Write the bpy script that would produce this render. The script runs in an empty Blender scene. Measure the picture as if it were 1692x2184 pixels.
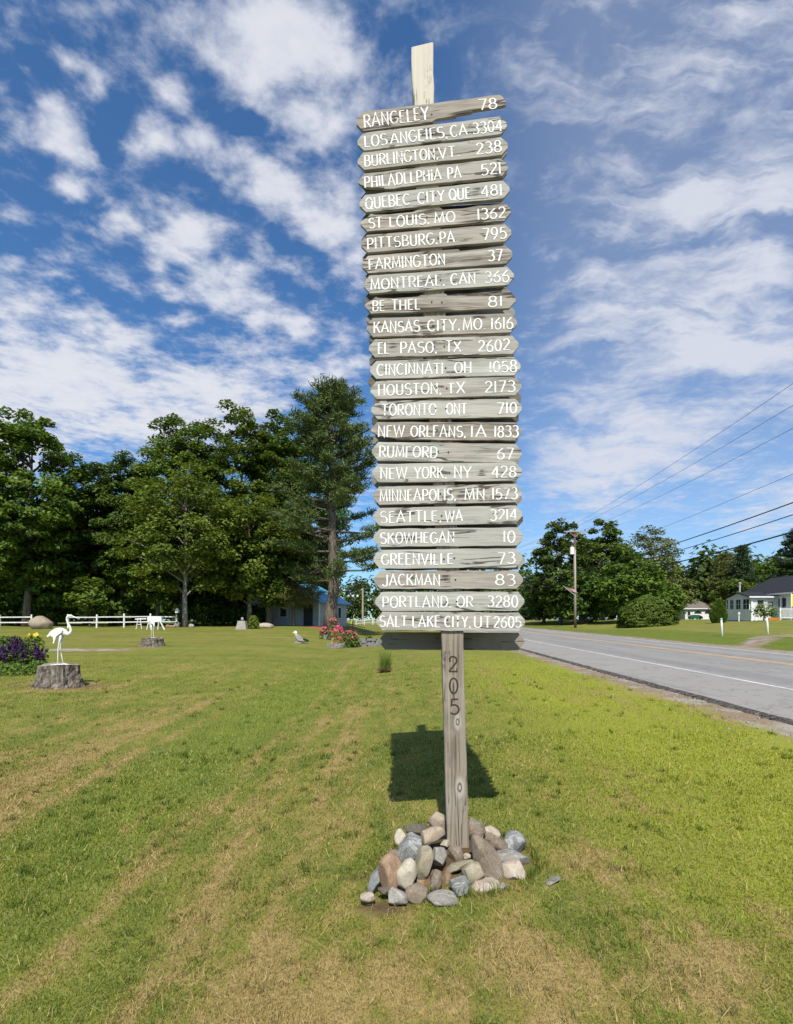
import bpy, math, random
import numpy as np
from mathutils import Vector, Matrix, Euler

S = bpy.context.scene
COL = S.collection
R = math.radians
rng = np.random.default_rng(7)
random.seed(7)

# ------------------------------------------------------------------ camera
EYE = 1.54                     # camera height above the foot of the signpost
F = 1128.0                     # focal length in units of a picture 1692 wide
CX, HY = 846.0, 1330.0         # vanishing point of the view, same units
cd = bpy.data.cameras.new('camera')
cam = bpy.data.objects.new('camera', cd)
COL.objects.link(cam)
cam.location = (0, 0, EYE)
cam.rotation_euler = (R(90), 0, 0)
cd.sensor_fit = 'HORIZONTAL'
cd.sensor_width = 24.0
cd.lens = 16.0
cd.shift_y = (HY - 1092.0) / 1692.0
cd.clip_start = 0.05
cd.clip_end = 3000
S.camera = cam

# ------------------------------------------------------------------ light
SUN_EL, SUN_AZ = 51.2, 2.6     # azimuth: degrees the shadows swing from +Y to +X
sl = bpy.data.lights.new('sun', 'SUN')
sl.energy = 5.0
sl.angle = R(0.53)
sl.color = (1.0, 0.955, 0.88)
so = bpy.data.objects.new('sun', sl)
COL.objects.link(so)
sd = Vector((math.sin(R(SUN_AZ)) * math.cos(R(SUN_EL)), math.cos(R(SUN_AZ)) * math.cos(R(SUN_EL)), -math.sin(R(SUN_EL))))
so.rotation_euler = sd.to_track_quat('-Z', 'Y').to_euler()
so.location = (-2, -20, 30)
S.view_settings.view_transform = 'Standard'
S.view_settings.look = 'None'
S.view_settings.gamma = 1.0
S.view_settings.exposure = 0.22
S.cycles.max_bounces = 8
S.cycles.transparent_max_bounces = 24
S.cycles.use_denoising = True


# ------------------------------------------------------------------ node helpers
class NT:
    def __init__(s, tree):
        s.t = tree
        s.n = tree.nodes
        s.l = tree.links

    def node(s, typ, ins=None, **props):
        n = s.n.new(typ)
        for k, v in props.items():
            setattr(n, k, v)
        if ins:
            for k, v in ins.items():
                sock = n.inputs[k]
                s.put(sock, v)
        return n

    def put(s, sock, v):
        if hasattr(v, 'is_output'):
            s.l.new(v, sock)
        elif isinstance(v, bpy.types.Node):
            s.l.new(v.outputs[0], sock)
        else:
            if sock.type == 'RGBA' and len(v) == 3:
                v = (*v, 1.0)
            sock.default_value = v

    def math(s, op, a, b=0.0, clamp=False):
        n = s.n.new('ShaderNodeMath')
        n.operation = op
        n.use_clamp = clamp
        s.put(n.inputs[0], a)
        s.put(n.inputs[1], b)
        return n.outputs[0]

    def mapr(s, v, a, b, c=0.0, d=1.0, smooth=True):
        n = s.n.new('ShaderNodeMapRange')
        n.interpolation_type = 'SMOOTHSTEP' if smooth else 'LINEAR'
        s.put(n.inputs['Value'], v)
        for k, x in zip(('From Min', 'From Max', 'To Min', 'To Max'), (a, b, c, d)):
            n.inputs[k].default_value = x
        return n.outputs[0]

    def mix(s, f, a, b, blend='MIX'):
        n = s.n.new('ShaderNodeMix')
        n.data_type = 'RGBA'
        n.blend_type = blend
        s.put(n.inputs[0], f)
        s.put(n.inputs[6], a)
        s.put(n.inputs[7], b)
        return n.outputs[2]

    def mapping(s, v, loc=(0, 0, 0), rot=(0, 0, 0), scale=(1, 1, 1), typ='POINT'):
        n = s.n.new('ShaderNodeMapping')
        n.vector_type = typ
        s.put(n.inputs['Vector'], v)
        n.inputs['Location'].default_value = loc
        n.inputs['Rotation'].default_value = rot
        n.inputs['Scale'].default_value = scale
        return n.outputs[0]

    def noise(s, v, scale=1.0, detail=4.0, rough=0.55, dist=0.0, lac=2.0):
        n = s.n.new('ShaderNodeTexNoise')
        if v is not None:
            s.put(n.inputs['Vector'], v)
        n.inputs['Scale'].default_value = scale
        n.inputs['Detail'].default_value = detail
        n.inputs['Roughness'].default_value = rough
        n.inputs['Distortion'].default_value = dist
        n.inputs['Lacunarity'].default_value = lac
        return n.outputs['Fac']

    def ramp(s, f, stops):
        n = s.n.new('ShaderNodeValToRGB')
        e = n.color_ramp.elements
        while len(e) < len(stops):
            e.new(0.5)
        for x, (p, c) in zip(e, stops):
            x.position = p
            x.color = (*c, 1.0)
        s.put(n.inputs[0], f)
        return n.outputs[0]

    def sep(s, v):
        n = s.n.new('ShaderNodeSeparateXYZ')
        s.put(n.inputs[0], v)
        return n.outputs

    def comb(s, x, y, z):
        n = s.n.new('ShaderNodeCombineXYZ')
        for i, v in enumerate((x, y, z)):
            s.put(n.inputs[i], v)
        return n.outputs[0]

    def vadd(s, a, b):
        n = s.n.new('ShaderNodeVectorMath')
        n.operation = 'ADD'
        s.put(n.inputs[0], a)
        s.put(n.inputs[1], b)
        return n.outputs[0]


def new_mat(name, rough=0.8, spec=0.3):
    m = bpy.data.materials.new(name)
    m.use_nodes = True
    t = NT(m.node_tree)
    b = m.node_tree.nodes['Principled BSDF']
    b.inputs['Roughness'].default_value = rough
    b.inputs['Specular IOR Level'].default_value = spec
    return m, t, b


def bump(t, b, h, strength=0.4, dist=0.01):
    n = t.node('ShaderNodeBump', {'Height': h, 'Strength': strength, 'Distance': dist})
    t.l.new(n.outputs[0], b.inputs['Normal'])


# ------------------------------------------------------------------ sky with clouds (world, at infinity)
def make_world():
    w = bpy.data.worlds.new('World')
    S.world = w
    w.use_nodes = True
    t = NT(w.node_tree)
    bg = w.node_tree.nodes['Background']
    sky = t.node('ShaderNodeTexSky', sky_type='NISHITA')
    sky.sun_disc = False
    sky.sun_elevation = R(SUN_EL)
    sky.sun_rotation = R(180 + SUN_AZ)
    sky.altitude = 0
    sky.air_density = 1.0
    sky.dust_density = 0.4
    sky.ozone_density = 2.2
    skyc = t.mix(1.0, sky.outputs[0], (0.70, 1.12, 1.46), 'MULTIPLY')
    d = t.node('ShaderNodeTexCoord').outputs['Generated']
    x, y, z = t.sep(d)
    zc = t.math('MAXIMUM', z, 0.02)
    # the cloud layer as a level plane seen from below
    u = t.math('DIVIDE', x, zc)
    v = t.math('DIVIDE', y, zc)
    P = t.comb(u, v, 0.0)
    # angular chart centred on the northern horizon, for where each bank of cloud lies
    ya = t.math('MAXIMUM', y, 0.08)
    A = t.comb(t.math('DIVIDE', x, ya), t.math('DIVIDE', z, ya), 0.0)
    warp = t.node('ShaderNodeTexNoise', {'Vector': A, 'Scale': 5.0, 'Detail': 4.0, 'Roughness': 0.6})
    wv = t.node('ShaderNodeVectorMath', operation='SUBTRACT')
    t.put(wv.inputs[0], warp.outputs['Color'])
    wv.inputs[1].default_value = (0.5, 0.5, 0.5)
    ws = t.node('ShaderNodeVectorMath', operation='SCALE')
    t.put(ws.inputs[0], wv.outputs[0])
    ws.inputs['Scale'].default_value = 0.14
    AW = t.vadd(A, ws.outputs[0])

    def blob(px, py, rx, ry, ang, amp):
        # px,py centre, rx,ry radii (picture units), ang degrees counter-clockwise
        a0, b0 = (px - CX) / F, (HY - py) / F
        m = t.mapping(AW, loc=(a0, b0, 0), rot=(0, 0, R(ang)), scale=(rx / F, ry / F, 1), typ='TEXTURE')
        g = t.node('ShaderNodeTexGradient', {'Vector': m}, gradient_type='SPHERICAL')
        return t.math('MULTIPLY', g.outputs['Fac'], amp)

    puffs = PUFFS
    acc = t.math('MULTIPLY', t.mapr(t.sep(A)[0], 0.32, -0.02), 0.21)
    for p in puffs:
        g = blob(*p)
        # smooth union of neighbouring banks
        n_ = t.node('ShaderNodeMath', operation='SMOOTH_MAX')
        t.put(n_.inputs[0], acc)
        t.put(n_.inputs[1], g)
        n_.inputs[2].default_value = 0.12
        acc = n_.outputs[0]
    holes = None
    for p in HOLES:
        g = blob(*p)
        holes = g if holes is None else t.math('MAXIMUM', holes, g)
    n1 = t.noise(P, 4.6, 7.0, 0.62, 0.15)
    n2 = t.noise(P, 13.0, 5.0, 0.62, 0.1)
    nb = t.math('ADD', t.math('MULTIPLY', t.math('SUBTRACT', n1, 0.5), 2.1), t.math('MULTIPLY', t.math('SUBTRACT', n2, 0.5), 1.5))
    # behind the viewer: loose scattered cloud
    rear = t.mapr(y, 0.25, -0.1)
    acc = t.math('ADD', t.math('MULTIPLY', acc, 0.92), t.math('MULTIPLY', rear, 0.10))
    dens = t.math('SUBTRACT', t.math('ADD', acc, t.math('MULTIPLY', nb, 0.80)), holes)
    dens = t.math('MULTIPLY', dens, t.mapr(acc, 0.0, 0.10))
    cov = t.mapr(dens, 0.04, 0.90)
    # high streaky cirrus veil on the north-eastern side
    cm = t.mapping(AW, rot=(0, 0, R(-58)), scale=(1.0, 4.2, 1.0))
    cn = t.noise(cm, 2.6, 7.0, 0.60, 0.35)
    cn2 = t.noise(P, 2.4, 7.0, 0.66, 0.3)
    cz = t.math('ADD', t.math('MULTIPLY', cn, 0.6), t.math('MULTIPLY', cn2, 0.4))
    az = t.sep(A)
    side = t.mapr(az[0], 0.02, 0.40)
    veil = None
    for p in VEIL:
        g = blob(*p)
        veil = g if veil is None else t.math('ADD', veil, g)
    vz = t.math('ADD', t.math('ADD', t.math('MULTIPLY', cz, 2.35), t.math('MULTIPLY', veil, 0.32)), -0.74)
    cir = t.math('MULTIPLY', t.mapr(vz, 0.41, 0.88), t.math('ADD', t.math('MULTIPLY', side, 0.70), 0.0))
    cir = t.math('ADD', t.math('MULTIPLY', cir, 1.15), t.math('MULTIPLY', side, 0.22), True)
    a = t.math('SUBTRACT', 1.0, t.math('MULTIPLY', t.math('SUBTRACT', 1.0, t.math('MULTIPLY', cov, 0.92)),
                                       t.math('SUBTRACT', 1.0, t.math('MULTIPLY', cir, 0.94))))
    a = t.math('MULTIPLY', a, t.mapr(z, 0.0, 0.05))
    # thicker cloud is slightly greyer below, thin edges whiter
    cc = t.mix(t.mapr(t.math('ADD', dens, t.math('MULTIPLY', t.math('SUBTRACT', n2, 0.5), 0.8)), 0.5, 1.3), CLOUD_A, CLOUD_B)
    col = t.mix(a, skyc, cc)
    t.l.new(col, bg.inputs['Color'])
    bg.inputs['Strength'].default_value = 0.088


# puffs: centre x, y, radii, tilt, weight
PUFFS = [
    (590, 110, 300, 190, -12, 1.35), (660, 240, 190, 110, -35, 1.0), (400, 40, 90, 110, 0, 0.55), (370, 200, 90, 60, 20, 0.7),
    (330, 290, 130, 75, -10, 1.0), (450, 310, 160, 75, -15, 1.05), (580, 390, 190, 80, -32, 1.1), (700, 470, 170, 90, -35, 1.15),
    (750, 440, 90, 130, 0, 0.9), (620, 300, 90, 60, -20, 0.7),
    (400, 500, 150, 95, 10, 1.05), (340, 545, 80, 60, 0, 0.8), (500, 610, 160, 90, -30, 1.0), (560, 680, 110, 80, -25, 0.9),
    (350, 600, 60, 35, 0, 0.6), (370, 660, 80, 30, -10, 0.6), (610, 560, 120, 60, -30, 0.6), (640, 690, 110, 60, -10, 0.8),
    (160, 140, 90, 65, -35, 0.75), (205, 200, 60, 90, 20, 0.8), (130, 290, 105, 85, -30, 1.05), (150, 390, 110, 55, -10, 0.95), (40, 290, 40, 60, 0, 0.5),
    (255, 470, 75, 70, -20, 0.8), (220, 430, 50, 50, 0, 0.6), (30, 460, 60, 40, -20, 0.6), (10, 205, 60, 45, 20, 0.55), (60, 150, 60, 50, 30, 0.4),
    (5, 30, 60, 40, -20, 0.5), (90, 10, 50, 30, 0, 0.3), (250, 20, 90, 60, -40, 0.5), (240, 580, 70, 25, -15, 0.45), (20, 570, 60, 60, 0, 0.55), (110, 600, 40, 30, 0, 0.5),
    (120, 800, 380, 175, -4, 1.35), (420, 830, 330, 110, -6, 1.25), (40, 660, 170, 90, -20, 1.0), (230, 720, 170, 75, 0, 0.9),
    (330, 900, 420, 110, 0, 1.15), (700, 800, 150, 90, 20, 0.75), (760, 700, 110, 80, 0, 0.6), (600, 770, 130, 60, 0, 0.75), (0, 900, 300, 170, 0, 1.2),
    (160, 650, 60, 40, 0, 0.6), (520, 740, 90, 50, 0, 0.7),
]
HOLES = [
    (520, 245, 60, 35, 20, 0.6), (420, 150, 70, 40, -30, 0.25), (650, 880, 70, 35, -20, 0.5), (240, 270, 60, 90, 0, 0.5), (60, 520, 160, 40, 0, 0.4),
    (600, 500, 60, 30, -35, 0.35),
]
VEIL = [
    (1560, 640, 420, 330, 45, 0.75), (1350, 900, 420, 220, 25, 0.8), (1240, 1020, 260, 150, 20, 0.6), (1230, 200, 330, 200, 50, 0.35),
    (1450, 230, 170, 90, 40, 0.5), (1660, 560, 170, 170, 0, 0.45), (1450, 470, 160, 130, 30, 0.4), (1550, 60, 300, 120, 30, 0.3), (860, 190, 120, 90, 0, 0.2),
    (1500, 1010, 170, 40, 10, 0.25), (1210, 700, 110, 60, 20, 0.4), (1000, 60, 150, 110, 40, 0.35),
]
CLOUD_A = (6.9, 7.2, 8.1)
CLOUD_B = (7.9, 8.0, 8.5)
make_world()


# ------------------------------------------------------------------ mesh helpers
def link(o, parent=None):
    COL.objects.link(o)
    if parent is not None:
        o.parent = parent
    return o


def np_mesh(name, verts, faces_flat, loop_totals, mats, smooth=False, attr=None, mat_index=None):
    me = bpy.data.meshes.new(name)
    nv = len(verts)
    me.vertices.add(nv)
    me.vertices.foreach_set('co', np.asarray(verts, dtype=np.float32).ravel())
    nl = len(faces_flat)
    me.loops.add(nl)
    me.loops.foreach_set('vertex_index', np.asarray(faces_flat, dtype=np.int32))
    npoly = len(loop_totals)
    me.polygons.add(npoly)
    lt = np.asarray(loop_totals, dtype=np.int32)
    ls = np.zeros(npoly, dtype=np.int32)
    ls[1:] = np.cumsum(lt)[:-1]
    me.polygons.foreach_set('loop_start', ls)
    me.polygons.foreach_set('loop_total', lt)
    if smooth:
        me.polygons.foreach_set('use_smooth', np.ones(npoly, dtype=bool))
    if mat_index is not None:
        me.polygons.foreach_set('material_index', np.asarray(mat_index, dtype=np.int32))
    for m in (mats if isinstance(mats, (list, tuple)) else [mats]):
        me.materials.append(m)
    if attr is not None:
        for k, a in attr.items():
            at = me.attributes.new(k, 'FLOAT', 'POINT')
            at.data.foreach_set('value', np.asarray(a, dtype=np.float32))
    me.update(calc_edges=True)
    me.validate()
    return me


class MB:
    """collects shapes; build() links them as ONE mesh object"""

    def __init__(s):
        s.v, s.f, s.m = [], [], []

    def add(s, vs, fs, mi=0):
        b = len(s.v)
        s.v += [tuple(p) for p in vs]
        s.f += [tuple(i + b for i in f) for f in fs]
        s.m += [mi] * len(fs)
        return s

    def box(s, c, size, rot=None, mi=0):
        hx, hy, hz = size[0] / 2, size[1] / 2, size[2] / 2
        vs = [Vector((x, y, z)) for x in (-hx, hx) for y in (-hy, hy) for z in (-hz, hz)]
        if rot is not None:
            M = Euler(rot).to_matrix()
            vs = [M @ p for p in vs]
        c = Vector(c)
        return s.add([p + c for p in vs], [(0, 1, 3, 2), (4, 6, 7, 5), (0, 4, 5, 1), (2, 3, 7, 6), (0, 2, 6, 4), (1, 5, 7, 3)], mi)

    def bar(s, a, b, w, h=None, mi=0):
        """square bar between two points"""
        h = h or w
        a, b = Vector(a), Vector(b)
        d = (b - a)
        L = d.length
        q = d.to_track_quat('X', 'Z')
        vs = []
        for x in (0, L):
            for y, z in ((-w / 2, -h / 2), (w / 2, -h / 2), (w / 2, h / 2), (-w / 2, h / 2)):
                vs.append(a + q @ Vector((x, y, z)))
        return s.add(vs, [(3, 2, 1, 0), (4, 5, 6, 7), (0, 1, 5, 4), (1, 2, 6, 5), (2, 3, 7, 6), (3, 0, 4, 7)], mi)

    def tube(s, pts, rad, n=8, mi=0, cap=True, squash=None):
        pts = [Vector(p) for p in pts]
        if not hasattr(rad, '__len__'):
            rad = [rad] * len(pts)
        vs, fs = [], []
        up = None
        for i, p in enumerate(pts):
            if i == 0:
                d = pts[1] - p
            elif i == len(pts) - 1:
                d = p - pts[i - 1]
            else:
                d = pts[i + 1] - pts[i - 1]
            d.normalize()
            if up is None:
                up = Vector((0, 1, 0)) if abs(d.y) < 0.9 else Vector((1, 0, 0))
            e1 = (up - d * up.dot(d)).normalized()
            e2 = d.cross(e1)
            up = e1
            k = squash[i] if squash else 1.0
            for j in range(n):
                a = 2 * math.pi * j / n
                vs.append(p + e1 * (math.cos(a) * rad[i] * k) + e2 * (math.sin(a) * rad[i]))
        for i in range(len(pts) - 1):
            for j in range(n):
                a, b = i * n + j, i * n + (j + 1) % n
                fs.append((a, b, b + n, a + n))
        if cap:
            fs.append(tuple(reversed(range(n))))
            fs.append(tuple(range((len(pts) - 1) * n, len(pts) * n)))
        return s.add(vs, fs, mi)

    def prism(s, outline, y0, y1, mi=0, axis='y'):
        """outline: (x,z) points, counter-clockwise seen from -y; extruded along y (or outline (x,y) along z)"""
        n = len(outline)
        if axis == 'y':
            vs = [(x, y0, z) for x, z in outline] + [(x, y1, z) for x, z in outline]
        elif axis == 'x':
            vs = [(y0, x, z) for x, z in outline] + [(y1, x, z) for x, z in outline]
        else:
            vs = [(x, y, y0) for x, y in outline] + [(x, y, y1) for x, y in outline]
        fs = [tuple(range(n)), tuple(range(2 * n - 1, n - 1, -1))]
        for i in range(n):
            j = (i + 1) % n
            fs.append((j, i, i + n, j + n))
        return s.add(vs, fs, mi)

    def ball(s, c, r, n=10, mi=0):
        r = r if hasattr(r, '__len__') else (r, r, r)
        vs, fs = [], []
        k = n // 2
        for i in range(1, k):
            th = math.pi * i / k
            for j in range(n):
                ph = 2 * math.pi * j / n
                vs.append((c[0] + r[0] * math.sin(th) * math.cos(ph), c[1] + r[1] * math.sin(th) * math.sin(ph), c[2] + r[2] * math.cos(th)))
        vs.append((c[0], c[1], c[2] + r[2]))
        vs.append((c[0], c[1], c[2] - r[2]))
        t_, b_ = len(vs) - 2, len(vs) - 1
        for i in range(k - 2):
            for j in range(n):
                a, b = i * n + j, i * n + (j + 1) % n
                fs.append((a, a + n, b + n, b))
        for j in range(n):
            fs.append((t_, j, (j + 1) % n))
            fs.append((b_, (k - 2) * n + (j + 1) % n, (k - 2) * n + j))
        return s.add(vs, fs, mi)

    def build(s, name, mats, parent=None, loc=None, rot=None, smooth=False, fixn=True):
        me = bpy.data.meshes.new(name)
        me.from_pydata(s.v, [], s.f)
        for m in (mats if isinstance(mats, (list, tuple)) else [mats]):
            me.materials.append(m)
        me.polygons.foreach_set('material_index', np.array(s.m, dtype=np.int32))
        if smooth:
            me.polygons.foreach_set('use_smooth', np.ones(len(s.f), dtype=bool))
        me.update()
        if fixn:
            import bmesh
            bm = bmesh.new()
            bm.from_mesh(me)
            bmesh.ops.recalc_face_normals(bm, faces=bm.faces)
            bm.to_mesh(me)
            bm.free()
        o = bpy.data.objects.new(name, me)
        if loc is not None:
            o.location = loc
        if rot is not None:
            o.rotation_euler = rot
        return link(o, parent)


def tag(o, label=None, cat=None, group=None, kind=None):
    if label:
        o['label'] = label
    if cat:
        o['category'] = cat
    if group:
        o['group'] = group
    if kind:
        o['kind'] = kind
    return o


def thing(name, label, cat, loc, rotz=0.0, group=None):
    o = bpy.data.objects.new(name, None)
    o.empty_display_size = 0.1
    o.location = loc
    o.rotation_euler = (0, 0, rotz)
    link(o)
    return tag(o, label, cat, group)


# ------------------------------------------------------------------ terrain
def sstep(a, b, x):
    t = np.clip((np.asarray(x, float) - a) / (b - a), 0, 1)
    return t * t * (3 - 2 * t)


ROAD_L, ROAD_R = 5.75, 15.75


def road_shift(y):
    y = np.asarray(y, float)
    return -np.where(y > 60, (y - 60) ** 2 / 200.0, 0.0)


def long_z(y):
    y = np.asarray(y, float)
    yy = np.minimum(y, 90) + np.clip(y - 90, 0, 1e9) * 0.3
    return 0.015 * yy - 0.052


def road_z(y):
    return long_z(y) + 0.082


def ground(x, y):
    x = np.asarray(x, float)
    y = np.asarray(y, float)
    xs = x - road_shift(y)
    L = long_z(y)
    c = np.interp(xs, [-40, -12, -8, -5.2, -3.4, -2.5, -1.2, 0.42, 3.0, 5.0, 5.6, 6.2, 15.3, 15.9, 16.8, 18.0],
                  [-0.10, -0.10, -0.11, -0.14, -0.21, -0.23, -0.15, 0.0, 0.06, 0.045, 0.03, 0.03, 0.03, 0.072, 0.085, 0.12])
    z = L + c
    left = sstep(-2.0, -7.0, xs)
    z = z + left * (0.08 * sstep(14, 24, y) + 0.20 * sstep(23, 27.5, y) + 0.47 * sstep(27, 45, y))
    z = z + 0.40 * sstep(16.6, 19.3, xs) * (1 - sstep(40, 58, y)) * sstep(8, 20, y)
    z = z + 0.85 * sstep(21, 36, xs) * sstep(15, 45, y)
    # soil heaped under the cairn at the foot of the sign
    z = z + 0.10 * np.exp(-(((x - 0.40) ** 2 + (y - 3.44) ** 2) / (2 * 0.24 ** 2)))
    # small lawn bumps
    z = z + 0.018 * np.sin(x * 1.7 + 0.6 * y) * np.sin(y * 1.1 - 0.4 * x) * (xs < 5.4)
    return z


def gz(x, y):
    return float(ground(x, y))


def W(px, py, Y):
    """point at depth Y whose bearing is the picture position (px, py) of the photograph seen from the survey point"""
    return ((px - CX) / F * Y, Y, EYE + (HY - py) / F * Y)


def on_ground(px, Y):
    x = (px - CX) / F * Y
    return (x, Y, gz(x, Y))


# ------------------------------------------------------------------ lawn colours (shared by soil sheet and blades)
def lawn_color(t, pos):
    """returns colour, soil factor"""
    x, y, z = t.sep(pos)
    flat = t.comb(x, y, 0.0)
    n1 = t.noise(flat, 0.75, 6.0, 0.62, 0.4)
    n2 = t.noise(t.mapping(flat, scale=(2.6, 0.16, 1)), 1.0, 4.0, 0.6, 0.5)
    n3 = t.noise(flat, 9.0, 4.0, 0.6)
    n4 = t.noise(t.mapping(flat, scale=(1.0, 0.55, 1)), 2.4, 5.0, 0.65, 0.3)
    n5 = t.noise(flat, 38.0, 3.0, 0.6)

    def spot(px, py, rx, ry, rot=0.0):
        m = t.mapping(flat, loc=(px, py, 0), rot=(0, 0, R(rot)), scale=(rx, ry, 1), typ='TEXTURE')
        return t.node('ShaderNodeTexGradient', {'Vector': m}, gradient_type='SPHERICAL').outputs['Fac']

    bias = t.math('MULTIPLY', spot(0.60, 2.40, 1.3, 0.70, 5), 0.30)
    for p, a in (((-0.5, 2.15, 1.0, 0.6, 0), 0.22), ((1.75, 2.55, 0.8, 0.4, 20), 0.20), ((1.15, 3.3, 0.6, 0.5, 0), 0.22), ((1.3, 2.2, 0.35, 0.35, 0), 0.25), ((0.0, 3.0, 0.5, 0.3, 0), 0.10),
                 ((-0.1, 4.3, 0.5, 0.8, 0), 0.18), ((2.1, 5.3, 1.0, 1.6, 0), 0.10), ((-4.2, 8.0, 0.9, 5.5, 4), 0.22), ((-4.6, 6.2, 1.8, 1.6, 0), 0.12), ((-3.6, 4.6, 0.7, 1.6, 12), 0.18),
                 ((-1.35, 5.2, 0.22, 4.0, 0), 0.20), ((-0.85, 7.0, 0.25, 7.0, 0), 0.16), ((-1.9, 4.2, 0.16, 2.5, 4), 0.22), ((-1.15, 3.4, 0.18, 1.5, 0), 0.20), ((-1.0, 2.9, 0.3, 0.6, 0), 0.12), ((-0.35, 10.0, 0.3, 8.0, 0), 0.12),
                 ((-7.9, 12.7, 1.9, 1.1, 0), 0.55), ((-6.0, 17.0, 3.5, 3.0, 0), 0.10), ((-2.0, 18.0, 1.2, 5.0, 0), 0.08), ((-14.0, 32.0, 20.0, 8.0, 0), 0.20)):
        bias = t.math('ADD', bias, t.math('MULTIPLY', spot(*p), a))
    lush = t.math('MULTIPLY', spot(-2.55, 9.0, 0.85, 14.0, 0), 0.38)
    for p, a in (((3.3, 6.0, 2.6, 5.0, 0), 0.24), ((2.4, 3.4, 1.4, 1.2, 0), 0.12), ((-2.4, 3.0, 1.1, 1.0, 0), 0.20), ((-2.0, 2.1, 1.2, 0.5, 0), 0.15), ((0.6, 6.4, 0.8, 3.0, 0), 0.10)):
        lush = t.math('ADD', lush, t.math('MULTIPLY', spot(*p), a))
    far = t.mapr(y, 8.0, 24.0)
    sw = t.math('SINE', t.math('MULTIPLY', t.math('ADD', x, t.math('MULTIPLY', n2, 0.35)), 11.5))
    swm = t.math('MULTIPLY', t.mapr(x, 0.2, -0.8), t.mapr(x, -6.0, -3.6))
    s = t.math('ADD', 0.76, t.math('MULTIPLY', t.math('MULTIPLY', sw, swm), 0.085))
    for nn, k in ((n1, 0.40), (n2, 0.85), (n4, 0.90), (n3, 0.55), (n5, 0.35)):
        s = t.math('ADD', s, t.math('MULTIPLY', t.math('SUBTRACT', nn, 0.5), k))
    s = t.math('ADD', s, t.math('SUBTRACT', bias, lush))
    dry = t.mapr(s, 0.68, 1.10)
    # fresh yellow-green towards the road, deeper and duller green in the swale and beyond
    yel = t.math('ADD', t.mapr(x, 0.4, 3.4), t.math('MULTIPLY', t.math('SUBTRACT', n1, 0.5), 0.9))
    yel = t.math('MAXIMUM', t.math('MULTIPLY', yel, t.mapr(x, 14.0, 9.0)), 0.0)
    yel = t.math('MINIMUM', yel, 1.0)
    green = t.mix(t.mapr(n4, 0.30, 0.70), (0.120, 0.160, 0.018), (0.205, 0.225, 0.028))
    green = t.mix(t.math('MULTIPLY', spot(-2.4, 9.0, 1.3, 16.0), 0.6), green, (0.135, 0.205, 0.018))
    green = t.mix(yel, green, (0.272, 0.300, 0.022))
    straw = t.mix(n3, (0.285, 0.205, 0.072), (0.41, 0.295, 0.122))
    olive = t.mix(0.6, green, (0.275, 0.220, 0.058))
    c1 = t.mix(t.mapr(dry, 0.0, 0.55), green, olive)
    col = t.mix(t.mapr(dry, 0.45, 1.0, 0.0, 0.80), c1, straw)
    # farther lawn: flatter, mown olive green in faint bands
    nf = t.noise(t.mapping(flat, scale=(0.10, 0.9, 1)), 1.0, 4.0, 0.6)
    nf2 = t.noise(flat, 0.35, 5.0, 0.6)
    farc = t.mix(t.mapr(nf, 0.35, 0.66), (0.112, 0.135, 0.022), (0.170, 0.170, 0.036))
    farc = t.mix(t.mapr(nf2, 0.42, 0.70, 0.0, 0.75), farc, (0.205, 0.172, 0.055))
    farc = t.mix(t.math('MULTIPLY', t.mapr(x, 14.0, 19.0), 0.45), farc, (0.130, 0.165, 0.022))
    onx = t.mapr(x, 14.0, 16.5)
    bank = t.math('MULTIPLY', t.mapr(x, 20.5, 18.5), onx)
    topb = t.math('MULTIPLY', t.mapr(x, 19.5, 22.0), t.mapr(x, 40.0, 32.0))
    farc = t.mix(t.math('MULTIPLY', bank, 0.7), farc, (0.085, 0.125, 0.016))
    farc = t.mix(t.math('MULTIPLY', topb, t.mapr(nf2, 0.38, 0.6, 0.15, 0.75)), farc, (0.215, 0.190, 0.058))
    nm = t.noise(t.mapping(flat, scale=(0.8, 0.45, 1)), 1.6, 5.0, 0.7)
    farc = t.mix(t.mapr(nm, 0.46, 0.72, 0.0, 0.55), farc, (0.075, 0.105, 0.014))
    farc = t.mix(t.mapr(n3, 0.50, 0.75, 0.0, 0.45), farc, (0.235, 0.215, 0.070))
    col = t.mix(t.math('MULTIPLY', far, 0.80), col, farc)
    soil = t.math('ADD', t.math('MULTIPLY', n4, 0.8), t.math('MULTIPLY', n3, 0.6))
    return col, soil, n1, n3, n5, (x, y)


def blade_mat():
    m, t, b = new_mat('grass_blades', 0.55, 0.25)
    pos = t.node('ShaderNodeAttribute', attribute_name='root').outputs['Vector']
    rnd = t.node('ShaderNodeAttribute', attribute_name='rnd').outputs['Fac']
    tip = t.node('ShaderNodeAttribute', attribute_name='tip').outputs['Fac']
    col, soil, n1, n3, n5, xy = lawn_color(t, pos)
    col = t.mix(t.math('MULTIPLY', t.mapr(rnd, 0.84, 0.97), 0.7), col, (0.38, 0.295, 0.125))
    col = t.mix(t.math('MULTIPLY', t.mapr(rnd, 0.0, 0.35, 1.0, 0.0), 0.45), col, (0.055, 0.125, 0.018))
    v = t.math('ADD', t.math('MULTIPLY', rnd, 0.55), 0.86)
    col = t.mix(1.0, col, t.comb(v, v, v), 'MULTIPLY')
    t.put(b.inputs['Base Color'], col)
    tr = t.node('ShaderNodeBsdfTranslucent', {'Color': col})
    mx = t.node('ShaderNodeMixShader', {0: 0.28, 1: b.outputs[0], 2: tr.outputs[0]})
    out = m.node_tree.nodes['Material Output']
    t.l.new(mx.outputs[0], out.inputs['Surface'])
    return m


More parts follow.
